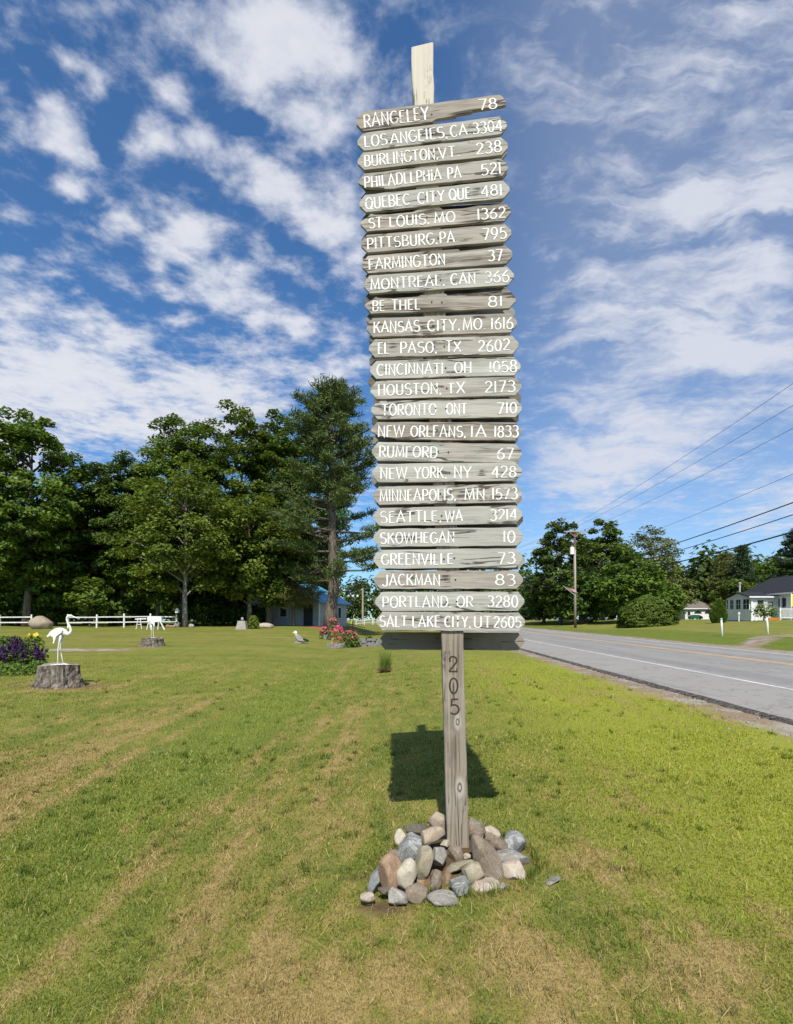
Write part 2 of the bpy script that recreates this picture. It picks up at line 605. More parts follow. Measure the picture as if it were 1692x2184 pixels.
def ground_mat():
    m, t, b = new_mat('lawn_soil', 0.95, 0.1)
    pos = t.node('ShaderNodeNewGeometry').outputs['Position']
    col, soil, n1, n3, n5, (x, y) = lawn_color(t, pos)
    flat = t.comb(x, y, 0.0)
    # earth showing between the blades close by
    near = t.mapr(y, 20.0, 6.0)
    earth = t.mix(n3, (0.090, 0.062, 0.035), (0.200, 0.150, 0.085))
    col = t.mix(t.math('MULTIPLY', near, t.mapr(n5, 0.35, 0.75, 0.15, 0.65)), col, earth)
    bare = t.node('ShaderNodeAttribute', attribute_name='bare').outputs['Fac']
    edge = t.math('ADD', bare, t.math('MULTIPLY', t.math('SUBTRACT', t.noise(flat, 1.6, 6.0, 0.7), 0.5), 1.5))
    grit = t.noise(flat, 26.0, 5.0, 0.7)
    gravel = t.mix(grit, (0.125, 0.082, 0.050), (0.345, 0.265, 0.190))
    gravel = t.mix(t.mapr(t.noise(flat, 1.3, 4.0, 0.6), 0.45, 0.65), gravel, t.mix(grit, (0.21, 0.18, 0.15), (0.43, 0.385, 0.33)))
    col = t.mix(t.mapr(edge, 0.35, 0.75), col, gravel)
    # dug earth
    dug = t.node('ShaderNodeAttribute', attribute_name='dug').outputs['Fac']
    col = t.mix(dug, col, t.mix(n3, (0.050, 0.030, 0.018), (0.150, 0.092, 0.055)))
    t.put(b.inputs['Base Color'], col)
    bump(t, b, t.math('ADD', t.math('MULTIPLY', n5, 0.6), n3), 0.6, 0.03)
    return m


def make_ground():
    def axis(segs):
        out = []
        for a, b, st in segs:
            n = max(1, int(round((b - a) / st)))
            out += list(np.linspace(a, b, n, endpoint=False))
        out.append(segs[-1][1])
        return np.array(out)
    xs = axis([(-900, -120, 130), (-120, -40, 8), (-40, -14, 1.3), (-14, -4.5, 0.35), (-4.5, -0.9, 0.12), (-0.9, 1.6, 0.05), (1.6, 5.2, 0.15), (5.2, 6.3, 0.1), (6.3, 15.2, 1.5),
               (15.2, 20.0, 0.3), (20, 60, 2.0), (60, 140, 10), (140, 900, 130)])
    ys = axis([(-400, -40, 90), (-40, -2, 4.0), (-2, 1.6, 0.4), (1.6, 2.8, 0.1), (2.8, 4.4, 0.05), (4.4, 8, 0.15), (8, 16, 0.35), (16, 50, 0.7), (50, 140, 3.0), (140, 300, 20), (300, 1500, 200)])
    X, Y = np.meshgrid(xs, ys)
    # columns follow the bend of the road
    near = np.clip((140 - np.abs(X)) / 100, 0, 1)
    X2 = X + road_shift(np.minimum(Y, 150)) * near
    Z = ground(X2, Y)
    nx, ny = len(xs), len(ys)
    v = np.stack([X2, Y, Z], -1).reshape(-1, 3)
    i = np.arange(ny - 1)[:, None] * nx + np.arange(nx - 1)[None, :]
    f = np.stack([i, i + 1, i + nx + 1, i + nx], -1).reshape(-1)
    rs = X2 - road_shift(Y)
    bare = np.maximum(sstep(4.35, 5.5, rs) * (1 - sstep(6.5, 8, rs)), sstep(17.3, 16.2, rs) * sstep(14, 15.5, rs)) * 0.92
    # gravel side path crossing the left lawn, drive on the far side of the road
    path = np.exp(-((Y - 24.3 - 0.05 * (X2 + 12)) / 0.55) ** 2) * sstep(-11.3, -13.0, X2)
    drive = np.exp(-((Y - 25.5 - 0.75 * (rs - 17)) / 1.3) ** 2) * sstep(15, 16, rs) * (1 - sstep(21, 25, rs)) * 0.8
    bare = np.maximum(bare, np.maximum(path * 1.2, drive))
    dug = np.zeros_like(X2)
    for px, py, rx, ry in ((-0.12, 2.99, 0.13, 0.06), (-0.03, 2.93, 0.16, 0.05), (-0.17, 3.35, 0.2, 0.05), (0.40, 3.42, 0.50, 0.42), (-8.0, 12.75, 0.95, 0.6), (-11.9, 25.7, 0.8, 0.5)):
        dug = np.maximum(dug, np.clip(1.6 * np.exp(-(((X2 - px) / rx) ** 2 + ((Y - py) / ry) ** 2)) - 0.3, 0, 1))
    me = np_mesh('lawn', v, f, np.full((ny - 1) * (nx - 1), 4), ground_mat(), smooth=True, attr={'bare': bare.ravel(), 'dug': dug.ravel()})
    o = link(bpy.data.objects.new('lawn', me))
    tag(o, kind='structure')
    return o


make_ground()


# ------------------------------------------------------------------ road
def asphalt_mat():
    m, t, b = new_mat('asphalt', 0.85, 0.25)
    pos = t.node('ShaderNodeNewGeometry').outputs['Position']
    x, y, z = t.sep(pos)
    lane = t.noise(t.mapping(pos, scale=(1.1, 0.03, 1)), 1.0, 4.0, 0.6)
    fine = t.noise(pos, 60.0, 3.0, 0.7)
    mid = t.noise(pos, 1.7, 6.0, 0.65)
    c = t.mix(t.mapr(lane, 0.30, 0.70), (0.168, 0.154, 0.137), (0.275, 0.253, 0.225))
    sh = t.mapr(x, 7.9, 8.15)
    c = t.mix(sh, t.mix(mid, (0.195, 0.176, 0.152), (0.315, 0.285, 0.245)), c)
    patch = t.noise(t.mapping(pos, scale=(0.55, 0.06, 1)), 1.0, 2.0, 0.5)
    c = t.mix(t.mapr(patch, 0.60, 0.625, 0.0, 0.40), c, (0.135, 0.130, 0.125))
    wt = t.math('ABSOLUTE', t.math('SINE', t.math('MULTIPLY', t.math('SUBTRACT', x, 8.05), 1.65)))
    c = t.mix(t.math('MULTIPLY', t.mapr(wt, 0.55, 1.0), t.math('MULTIPLY', sh, 0.30)), c, (0.145, 0.138, 0.130))
    c = t.mix(t.mapr(mid, 0.35, 0.7, 0.0, 0.35), c, (0.175, 0.170, 0.168))
    c = t.mix(t.mapr(fine, 0.3, 0.7, 0.0, 0.4), c, (0.37, 0.36, 0.34))
    crack = t.noise(t.mapping(pos, scale=(0.5, 0.5, 1)), 1.0, 7.0, 0.7, 1.0)
    cr = t.math('ABSOLUTE', t.math('SUBTRACT', crack, 0.5))
    c = t.mix(t.mapr(cr, 0.0, 0.008, 0.75, 0.0), c, (0.05, 0.048, 0.046))
    t.put(b.inputs['Base Color'], c)
    bump(t, b, fine, 0.5, 0.004)
    return m


def edge_mat():
    m, t, b = new_mat('broken_asphalt', 0.9, 0.2)
    pos = t.node('ShaderNodeNewGeometry').outputs['Position']
    n = t.noise(pos, 14.0, 5.0, 0.7)
    t.put(b.inputs['Base Color'], t.ramp(n, [(0.35, (0.026, 0.024, 0.022)), (0.55, (0.095, 0.085, 0.075)), (0.72, (0.26, 0.22, 0.175))]))
    bump(t, b, n, 1.0, 0.03)
    return m


def paint_mat(name, c, wear, wc):
    m, t, b = new_mat(name, 0.7, 0.3)
    pos = t.node('ShaderNodeNewGeometry').outputs['Position']
    n = t.noise(pos, 9.0, 6.0, 0.75)
    n2 = t.noise(pos, 0.8, 3.0, 0.6)
    f = t.mapr(t.math('ADD', n, t.math('MULTIPLY', n2, 0.4)), 0.60, 0.85, wear, 1.0)
    t.put(b.inputs['Base Color'], t.mix(t.math('SUBTRACT', 1.0, f), c, wc))
    return m


def strip(name, x0, x1, dz, mat, y0=-40, y1=170, step=1.0, jag=0.0, skirt=0.0):
    ys = np.arange(y0, y1 + 1e-6, step)
    v, f = [], []
    r = np.random.default_rng(3)
    for i, y in enumerate(ys):
        s = float(road_shift(y))
        z = float(road_z(y)) + dz
        j = r.normal() * jag
        v += [(x0 + s + j, y, z), (x1 + s, y, z)]
        if i:
            a = 2 * i
            f.append((a - 2, a - 1, a + 1, a))
    m = MB().add(v, f)
    if skirt:
        vv, ff = [], []
        for i, y in enumerate(ys):
            zb = v[2 * i][2]
            vv += [v[2 * i], (v[2 * i][0] - 0.09 - 0.05 * abs(r.normal()), y, zb - skirt)]
            if i:
                a = 2 * i
                ff.append((a - 2, a, a + 1, a - 1))
        m.add(vv, ff, 1)
        # broken lip of older asphalt along the edge
    return m


em = edge_mat()
o = strip('road', ROAD_L, ROAD_R, 0.0, None, step=0.25, jag=0.018, skirt=0.05).build('road', [asphalt_mat(), em], fixn=False)
tag(o, kind='structure')


def crumbled_edge():
    # lumps of broken asphalt that line the near lip of the road: ground stuff
    r = np.random.default_rng(11)
    m = MB()
    for k in range(750):
        y = 3.0 + (r.random() ** 1.6) * 45
        x = ROAD_L - 0.02 - abs(r.normal()) * 0.07
        s = 0.008 + 0.024 * r.random()
        c = (x, y, gz(x, y) + s * 0.3)
        e = (r.random() * 3, r.random() * 3, r.random() * 3)
        m.box(c, (s * (1 + r.random()), s * (1 + r.random()), s), e)
    for k in range(260):
        y = 3.0 + (r.random() ** 1.6) * 25
        x = ROAD_L - 0.15 - abs(r.normal()) * 0.45
        s = 0.008 + 0.022 * r.random()
        m.box((x, y, gz(x, y) + s * 0.2), (s * 1.4, s * (1 + r.random()), s), (r.random() * 3, r.random() * 3, r.random() * 3), mi=1)
    pm, t, b = new_mat('grit_stone', 0.9, 0.2)
    t.put(b.inputs['Base Color'], (0.30, 0.25, 0.20))
    o = m.build('asphalt_rubble', [em, pm], fixn=False)
    tag(o, 'crumbs of black asphalt and grit strewn along the near lip of the road', 'rubble', kind='stuff')


crumbled_edge()
wp = paint_mat('road_white', (0.66, 0.65, 0.62), 0.35, (0.28, 0.27, 0.26))
yp = paint_mat('road_yellow', (0.68, 0.38, 0.10), 0.30, (0.30, 0.265, 0.22))
for nm, x0, x1, m, y1 in (('edge_line', 8.02, 8.13, wp, 150), ('edge_line', 15.0, 15.11, wp, 150), ('centre_line', 12.02, 12.17, yp, 150), ('centre_line', 12.27, 12.42, yp, 150)):
    y0 = 15.6 if nm == 'centre_line' else -40
    mm = strip(nm, x0, x1, 0.004, m, y0=y0, y1=y1)
    o = mm.build(nm, m, fixn=False)
    tag(o, kind='structure')


# ------------------------------------------------------------------ mown grass
def make_grass():
    r = np.random.default_rng(21)
    N = 720000
    u = r.random(N)
    y0, y1 = 1.55, 24.0
    Y = y0 * (y1 / y0) ** u
    X = (r.random(N) * 2 - 1) * (0.86 * Y + 0.25)
    # a wider margin on both sides, a little thinner
    M = N // 4
    X[:M] = np.sign(X[:M]) * (0.86 * Y[:M] + 0.25 + r.random(M) * 1.8)
    # thin and patchy towards the road gravel, none on stones, stump, road
    keep = X < ROAD_L - 0.05
    pr = 1 - 0.93 * sstep(4.3, 5.2, X + 0.35 * np.sin(Y * 1.3) + 0.25 * np.sin(Y * 3.1 + 1))
    keep &= r.random(N) < pr
    keep &= ((X - 0.40) / 0.46) ** 2 + ((Y - 3.42) / 0.42) ** 2 > 1
    keep &= ((X + 0.1) / 0.15) ** 2 + ((Y - 2.955) / 0.07) ** 2 > 1
    keep &= ((X + 8.05) / 0.66) ** 2 + ((Y - 12.75) / 0.60) ** 2 > 1
    keep &= ((X + 11.1) / 0.62) ** 2 + ((Y - 24.3) / 0.5) ** 2 > 1
    # uneven sward
    ptch = np.sin(X * 5.1 + 2 * np.sin(Y * 2.3)) * np.sin(Y * 4.3 + 1.7 * np.sin(X * 3.1)) + 0.6 * np.sin(X * 11 + Y * 7) * np.sin(Y * 13 - X * 5)
    keep &= r.random(N) < 0.86 + 0.12 * ptch
    keep &= r.random(N) < 1 - sstep(9, 24, Y)
    X, Y, ptch = X[keep], Y[keep], ptch[keep]
    # coarser tufts and weeds standing out of the sward, straws lying on it
    nt = 480
    ty = 1.7 * (14 / 1.7) ** r.random(nt)
    tx = (r.random(nt) * 2 - 1) * 0.8 * ty
    q = 22
    TX = np.repeat(tx, q) + r.normal(size=nt * q) * np.repeat(0.016 + 0.02 * r.random(nt), q)
    TY = np.repeat(ty, q) + r.normal(size=nt * q) * np.repeat(0.016 + 0.02 * r.random(nt), q)
    okt = (TX < 4.9) & (((TX - 0.40) / 0.46) ** 2 + ((TY - 3.42) / 0.42) ** 2 > 1)
    TX, TY = TX[okt], TY[okt]
    fr = 700
    fa = r.random(fr) * 6.283
    fq = 1.0 + np.abs(r.normal(size=fr)) * 0.06
    TX = np.concatenate([TX, 0.40 + 0.47 * np.cos(fa) * fq])
    TY = np.concatenate([TY, 3.42 + 0.44 * np.sin(fa) * fq])
    ns = 2600
    sy = 1.6 * (9 / 1.6) ** r.random(ns)
    sx = (r.random(ns) * 2 - 1) * 0.8 * sy
    n0 = len(X)
    kind = np.concatenate([np.zeros(n0), np.ones(len(TX)), np.full(ns, 2)])
    X = np.concatenate([X, TX, sx])
    Y = np.concatenate([Y, TY, sy])
    ptch = np.concatenate([ptch, np.zeros(len(TX) + ns)])
    n = len(X)
    k = (Y / 2.4)
    wdt = 0.0016 * k ** 0.85 * (0.7 + 0.7 * r.random(n))
    ln = (0.014 + 0.016 * r.random(n) ** 1.5 + 0.003 * np.clip(ptch, 0, 2)) * k ** 0.40
    # swale grass is longer; a fringe of long grass round the cairn
    ln *= 1 + 0.35 * np.exp(-((X + 2.5) / 0.7) ** 2)
    d = np.sqrt(((X - 0.40) / 0.5) ** 2 + ((Y - 3.42) / 0.46) ** 2)
    ln *= 1 + 1.0 * np.exp(-((d - 1.02) / 0.13) ** 2) * (r.random(n) < 0.35)
    ln = np.where(kind == 1, ln * 1.9, ln)
    ln = np.where(kind == 2, 0.05 + 0.07 * r.random(n), ln)
    wdt = np.where(kind == 1, wdt * 1.25, wdt)
    wdt = np.where(kind == 2, wdt * 0.8, wdt)
    az = r.random(n) * 2 * np.pi
    lean = 0.25 + 0.95 * r.random(n)
    lean = np.where(kind == 2, 1.50, lean)
    hd = np.stack([np.cos(az), np.sin(az)], -1)
    sd_ = np.stack([-np.sin(az), np.cos(az)], -1) * 1.0
    tw = r.random(n) * 2 * np.pi
    sd_ = np.stack([np.cos(tw), np.sin(tw)], -1)
    Z = ground(X, Y) - 0.004 + np.where(kind == 2, 0.020, 0.0)
    root = np.stack([X, Y, Z], -1)
    up = np.array([0, 0, 1.0])
    h3 = np.concatenate([hd, np.zeros((n, 1))], -1)
    s3 = np.concatenate([sd_, np.zeros((n, 1))], -1)
    mid = root + h3 * (ln * np.sin(lean) * 0.35)[:, None] + up * (ln * np.cos(lean * 0.6) * 0.6)[:, None]
    tip = root + h3 * (ln * np.sin(lean) * 1.0)[:, None] + up * (ln * (0.6 * np.cos(lean * 0.6) + 0.4 * np.cos(lean * 1.5)))[:, None]
    s = s3 * wdt[:, None]
    near = Y < 7.0
    vs, fl, lt = [], [], []
    # near blades: bent, five points
    a = near
    V1 = np.stack([root[a] - s[a], root[a] + s[a], mid[a] - s[a] * 0.8, mid[a] + s[a] * 0.8, tip[a]], 1).reshape(-1, 3)
    n1 = a.sum()
    b1 = np.arange(n1)[:, None] * 5
    f1q = (b1 + np.array([0, 1, 3, 2])).ravel()
    f1t = (b1 + np.array([2, 3, 4])).ravel()
    c = ~near
    V2 = np.stack([root[c] - s[c], root[c] + s[c], tip[c]], 1).reshape(-1, 3)
    n2 = c.sum()
    f2 = (np.arange(n2)[:, None] * 3 + np.array([0, 1, 2]) + 5 * n1).ravel()
    V = np.concatenate([V1, V2])
    fl = np.concatenate([f1q, f1t, f2])
    lt = np.concatenate([np.full(n1, 4), np.full(n1, 3), np.full(n2, 3)])
    rn = r.random(n)
    rn = np.where(kind == 1, 0.12 * rn, rn)
    rn = np.where(kind == 2, 0.95 + 0.05 * rn, rn)
    rnd = np.concatenate([np.repeat(rn[a], 5), np.repeat(rn[c], 3)])
    me = np_mesh('grass', V, fl, lt, blade_mat(), attr={'rnd': rnd})
    ra = np.concatenate([np.repeat(root[a], 5, 0), np.repeat(root[c], 3, 0)])
    at = me.attributes.new('root', 'FLOAT_VECTOR', 'POINT')
    at.data.foreach_set('vector', ra.astype(np.float32).ravel())
    o = link(bpy.data.objects.new('grass', me))
    tag(o, 'short mown grass of the lawn with green, yellowish and dried blades', 'grass', kind='stuff')


make_grass()


# ------------------------------------------------------------------ weathered wood
def wood_mat(name, axis, pale, dark, crack=0.5, tan=0.0, scale=1.0, knots=()):
    m, t, b = new_mat(name, 0.85, 0.15)
    tc = t.node('ShaderNodeTexCoord').outputs['Object']
    rnd = t.node('ShaderNodeObjectInfo').outputs['Random']
    off = t.math('MULTIPLY', rnd, 37.0)
    v = t.vadd(tc, t.comb(off, off, off))
    kf = None
    for kx, kz, kr in knots:
        d = t.mapping(tc, loc=(kx, -0.075, kz), scale=(kr, 1.0, kr * 2.2), typ='TEXTURE')
        g = t.node('ShaderNodeTexGradient', {'Vector': d}, gradient_type='SPHERICAL').outputs['Fac']
        kf = g if kf is None else t.math('ADD', kf, g)
    sl = {'x': (3.0, 60, 60), 'z': (60, 60, 2.2)}[axis]
    sb = {'x': (1.2, 11, 11), 'z': (11, 11, 0.9)}[axis]
    sc = {'x': (1.6, 34, 20), 'z': (30, 30, 1.2)}[axis]
    fine = t.noise(t.mapping(v, scale=tuple(q * scale for q in sl)), 1.0, 4.0, 0.65, 0.3)
    if kf is not None:
        # the grain runs round the knots
        x, y, z = t.sep(v)
        wob = t.noise(t.mapping(v, scale=(3, 3, 1.1)), 1.0, 2.0, 0.5)
        xx = t.math('ADD', x, t.math('ADD', t.math('MULTIPLY', kf, 0.045), t.math('MULTIPLY', wob, 0.10)))
        vb = t.comb(xx, y, z)
        band = t.noise(t.mapping(vb, scale=(62, 20, 0.55)), 1.0, 3.0, 0.55)
        band = t.mapr(band, 0.34, 0.66)
    else:
        band = t.noise(t.mapping(v, scale=sb), 1.0, 4.0, 0.6, 0.8)
    blot = t.noise(v, 3.2, 4.0, 0.6)
    ck = t.noise(t.mapping(v, scale=sc), 1.0, 3.0, 0.6, 0.6)
    f = t.math('ADD', t.math('MULTIPLY', fine, 0.5), t.math('MULTIPLY', band, 0.5))
    c = t.mix(t.mapr(f, 0.36, 0.62), dark, pale)
    c = t.mix(t.math('MULTIPLY', t.mapr(blot, 0.42, 0.70), 0.55), c, (0.385, 0.335, 0.285))
    c = t.mix(t.mapr(rnd, 0.0, 1.0, 0.0, 0.55), c, (0.285, 0.245, 0.200))
    c = t.mix(t.math('MULTIPLY', t.mapr(t.math('FRACT', t.math('MULTIPLY', rnd, 7.3)), 0.3, 1.0), 0.40), c, (0.47, 0.475, 0.435))
    if tan:
        z = t.sep(tc)[2]
        c = t.mix(t.math('MULTIPLY', t.mapr(z, 3.0, 5.0), tan), c, t.mix(fine, (0.50, 0.435, 0.335), (0.70, 0.640, 0.545)))
        c = t.mix(t.math('MULTIPLY', t.mapr(t.math('ADD', z, t.math('MULTIPLY', blot, 0.5)), 0.7, 0.1), 0.45), c, (0.335, 0.285, 0.185))
    if kf is not None:
        ring = t.math('MULTIPLY', t.math('SINE', t.math('MULTIPLY', kf, 22.0)), 0.5)
        kc = t.mix(t.math('ADD', ring, 0.5), (0.115, 0.090, 0.065), (0.40, 0.36, 0.305))
        c = t.mix(t.mapr(kf, 0.66, 0.72), c, kc)
        c = t.mix(t.math('MULTIPLY', t.math('MULTIPLY', t.mapr(kf, 0.25, 0.6), t.mapr(kf, 0.72, 0.66)), 0.55), c, (0.47, 0.43, 0.38))
    cf = t.mapr(ck, 0.665 - 0.03 * crack, 0.715)
    cl = t.noise(t.mapping(v, scale=tuple(q * 0.5 for q in sc)), 1.0, 3.0, 0.55, 0.4)
    cl = t.mapr(t.math('ABSOLUTE', t.math('SUBTRACT', cl, 0.5)), 0.022, 0.006)
    cl = t.math('MULTIPLY', cl, t.mapr(t.noise(v, 6.0, 3.0, 0.6), 0.50 - 0.05 * crack, 0.62 - 0.05 * crack))
    cf = t.math('MAXIMUM', cf, cl)
    c = t.mix(t.math('MULTIPLY', cf, 0.85), c, (0.045, 0.036, 0.028))
    t.put(b.inputs['Base Color'], c)
    h = t.math('SUBTRACT', t.math('ADD', f, t.math('MULTIPLY', fine, 0.5)), t.math('MULTIPLY', cf, 1.2))
    bump(t, b, h, 0.55, 0.004)
    return m


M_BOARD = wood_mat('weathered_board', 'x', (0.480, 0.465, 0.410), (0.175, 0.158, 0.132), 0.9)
M_BOARD_BACK = wood_mat('shade_dark_board_back', 'x', (0.085, 0.085, 0.076), (0.040, 0.037, 0.032), 0.6)  # shade behind the front boards is put into this near-black wood colour
M_BOARD_OLD = wood_mat('rotten_board', 'x', (0.430, 0.390, 0.335), (0.105, 0.086, 0.065), 2.2)
M_POST = wood_mat('weathered_post', 'z', (0.265, 0.220, 0.168), (0.092, 0.071, 0.051), 0.2, tan=0.9, knots=((-0.020, 0.905, 0.040), (-0.006, 0.482, 0.052)))


def worn_paint():
    m, t, b = new_mat('worn_white_paint', 0.7, 0.2)
    tc = t.node('ShaderNodeTexCoord').outputs['Object']
    off = t.math('MULTIPLY', t.node('ShaderNodeObjectInfo').outputs['Random'], 19.0)
    v = t.vadd(tc, t.comb(off, off, off))
    n = t.noise(t.mapping(v, scale=(7, 60, 75)), 1.0, 4.0, 0.7)
    n2 = t.noise(v, 8.0, 3.0, 0.6)
    f = t.mapr(t.math('ADD', n, t.math('MULTIPLY', n2, 0.45)), 0.535, 0.645)
    tr = t.node('ShaderNodeBsdfTransparent')
    t.put(b.inputs['Base Color'], t.mix(f, (0.52, 0.50, 0.455), (0.77, 0.76, 0.72)))
    f = t.mapr(t.math('ADD', n, t.math('MULTIPLY', n2, 0.45)), 0.50, 0.60, 0.12, 1.0)
    mx = t.node('ShaderNodeMixShader', {0: f, 1: tr.outputs[0], 2: b.outputs[0]})
    t.l.new(mx.outputs[0], m.node_tree.nodes['Material Output'].inputs['Surface'])
    return m


M_PAINT = worn_paint()
M_CARVED, _t, _b = new_mat('carved_dark', 0.95, 0.05)
_t.put(_b.inputs['Base Color'], (0.060, 0.043, 0.027))
M_NAIL, _t, _b = new_mat('rusty_nail', 0.6, 0.4)
_t.put(_b.inputs['Base Color'], (0.030, 0.026, 0.024))


# ------------------------------------------------------------------ brush lettering
def arc(cx, cy, rx, ry, a0, a1, n=12):
    return [(cx + rx * math.cos(R(a0 + (a1 - a0) * i / n)), cy + ry * math.sin(R(a0 + (a1 - a0) * i / n))) for i in range(n + 1)]


def lobe(x0, x1, y0, y1, n=10):
    """a bowl open to the left, from (x0,y1) round to (x0,y0)"""
    h = (y1 - y0) / 2
    return [(x0, y1)] + arc(x0 + (x1 - x0) * 0.45, (y0 + y1) / 2, (x1 - x0) * 0.55, h, 90, -90, n) + [(x0, y0)]


GL = {
    'A': (.56, [[(.0, 0), (.28, 1), (.56, 0)], [(.10, .33), (.46, .33)]]),
    'B': (.46, [[(.05, 0), (.05, 1)], lobe(.05, .42, .53, 1), lobe(.05, .46, 0, .53)]),
    'C': (.52, [arc(.29, .5, .27, .5, 48, 312, 18)]),
    'D': (.50, [[(.05, 0), (.05, 1)], lobe(.05, .50, 0, 1, 14)]),
    'E': (.40, [[(.05, 0), (.05, 1)], [(.05, .985), (.38, .985)], [(.05, .53), (.33, .53)], [(.05, .015), (.40, .015)]]),
    'e': (.40, [[(.05, 0), (.05, 1)], [(.05, .015), (.36, .015)]]),
    'f': (.40, [[(.05, 0), (.05, 1)], [(.05, .985), (.38, .985)], [(.05, .53), (.30, .53)]]),
    'F': (.40, [[(.05, 0), (.05, 1)], [(.05, .985), (.40, .985)], [(.05, .50), (.33, .50)]]),
    'r': (.40, [[(.05, 0), (.05, 1)], [(.05, .985), (.38, .985)]]),
    'G': (.54, [arc(.29, .5, .27, .5, 48, 352, 20), [(.34, .43), (.56, .43)]]),
    'H': (.50, [[(.05, 0), (.05, 1)], [(.46, 0), (.46, 1)], [(.05, .48), (.46, .48)]]),
    'I': (.12, [[(.06, 0), (.06, 1)]]),
    'J': (.42, [[(.37, 1), (.37, .22)] + arc(.19, .2, .18, .2, 0, -170, 8)]),
    'K': (.50, [[(.05, 0), (.05, 1)], [(.47, 1), (.07, .45)], [(.20, .60), (.50, 0)]]),
    'L': (.38, [[(.05, 0), (.05, 1)], [(.05, .015), (.38, .015)]]),
    'l': (.16, [[(.07, 0), (.07, 1)]]),
    'M': (.62, [[(.04, 0), (.10, 1), (.32, .12), (.54, 1), (.60, 0)]]),
    'N': (.50, [[(.05, 0), (.05, 1), (.46, 0), (.46, 1)]]),
    'O': (.54, [arc(.28, .5, .26, .5, 90, 450, 26)]),
    'P': (.44, [[(.05, 0), (.05, 1)], lobe(.05, .44, .43, 1)]),
    'Q': (.54, [arc(.28, .5, .26, .5, 90, 450, 26), [(.32, .2), (.54, -.06)]]),
    'R': (.46, [[(.05, 0), (.05, 1)], lobe(.05, .43, .48, 1), [(.20, .48), (.48, 0)]]),
    'S': (.46, [arc(.24, .755, .20, .245, 40, 270, 14)[:-1] + arc(.24, .27, .22, .27, 80, -145, 16)]),
    'T': (.46, [[(.23, 0), (.23, .97)], [(.0, .985), (.46, .985)]]),
    'U': (.50, [[(.05, 1), (.05, .26)] + arc(.255, .25, .205, .25, 180, 360, 12) + [(.46, .26), (.46, 1)]]),
    'V': (.52, [[(.0, 1), (.26, 0), (.52, 1)]]),
    'W': (.76, [[(.0, 1), (.19, 0), (.38, .92), (.57, 0), (.76, 1)]]),
    'X': (.50, [[(.0, 0), (.50, 1)], [(.0, 1), (.50, 0)]]),
    'Y': (.50, [[(.0, 1), (.25, .48), (.50, 1)], [(.25, .48), (.25, 0)]]),
    '0': (.44, [arc(.22, .5, .20, .5, 90, 450, 24)]),
    '1': (.14, [[(.07, 0), (.07, 1)]]),
    '2': (.44, [arc(.22, .74, .19, .26, 165, -30, 14) + [(.02, .02)], [(.02, .015), (.46, .015)]]),
    '3': (.44, [arc(.20, .77, .19, .23, 145, -85, 14), arc(.20, .28, .23, .28, 85, -145, 16)]),
    '4': (.48, [[(.36, 0), (.36, 1)], [(.36, 1), (.02, .32)], [(.02, .31), (.50, .31)]]),
    '5': (.44, [[(.40, .985), (.08, .985)], [(.08, .985), (.06, .56)] + arc(.20, .31, .23, .31, 110, -140, 16)]),
    '6': (.46, [[(.36, 1)] + arc(.38, .34, .35, .55, 118, 182, 8) + arc(.235, .29, .21, .29, 178, -180, 22)]),
    '7': (.44, [[(.0, .985), (.44, .985)], [(.43, .985), (.16, 0)]]),
    '8': (.46, [arc(.23, .765, .17, .235, -90, 270, 20), arc(.23, .265, .21, .265, 90, 450, 22)]),
    '9': (.46, [arc(.22, .70, .20, .30, 0, 360, 22), [(.42, .72), (.38, .36), (.16, 0)]]),
    ',': (.14, [[(.08, .09), (.04, -.10)]]),
    '.': (.14, [[(.04, .05), (.11, .05)]]),
    ' ': (.30, []),
}


def ribbon(mb, pts, wfun, y, closed=False):
    n = len(pts)
    L, Rr = [], []
    for i, p in enumerate(pts):
        a = pts[i - 1] if i else (pts[-2] if closed else None)
        b = pts[i + 1] if i < n - 1 else (pts[1] if closed else None)
        dirs = []
        if a is not None:
            d = Vector((p[0] - a[0], p[1] - a[1]))
            if d.length > 1e-9:
                dirs.append(d.normalized())
        if b is not None:
            d = Vector((b[0] - p[0], b[1] - p[1]))
            if d.length > 1e-9:
                dirs.append(d.normalized())
        t = sum(dirs, Vector((0, 0)))
        if t.length < 1e-6:
            t = dirs[0]
        t.normalize()
        nn = Vector((-t.y, t.x))
        k = max(0.45, abs(t.dot(dirs[0])))
        w = sum(wfun(d) for d in dirs) / len(dirs) / 2 / k
        L.append((p[0] + nn.x * w, y, p[1] + nn.y * w))
        Rr.append((p[0] - nn.x * w, y, p[1] - nn.y * w))
    vs = L + Rr
    fs = [(i, n + i, n + i + 1, i + 1) for i in range(n - 1)]
    mb.add(vs, fs)


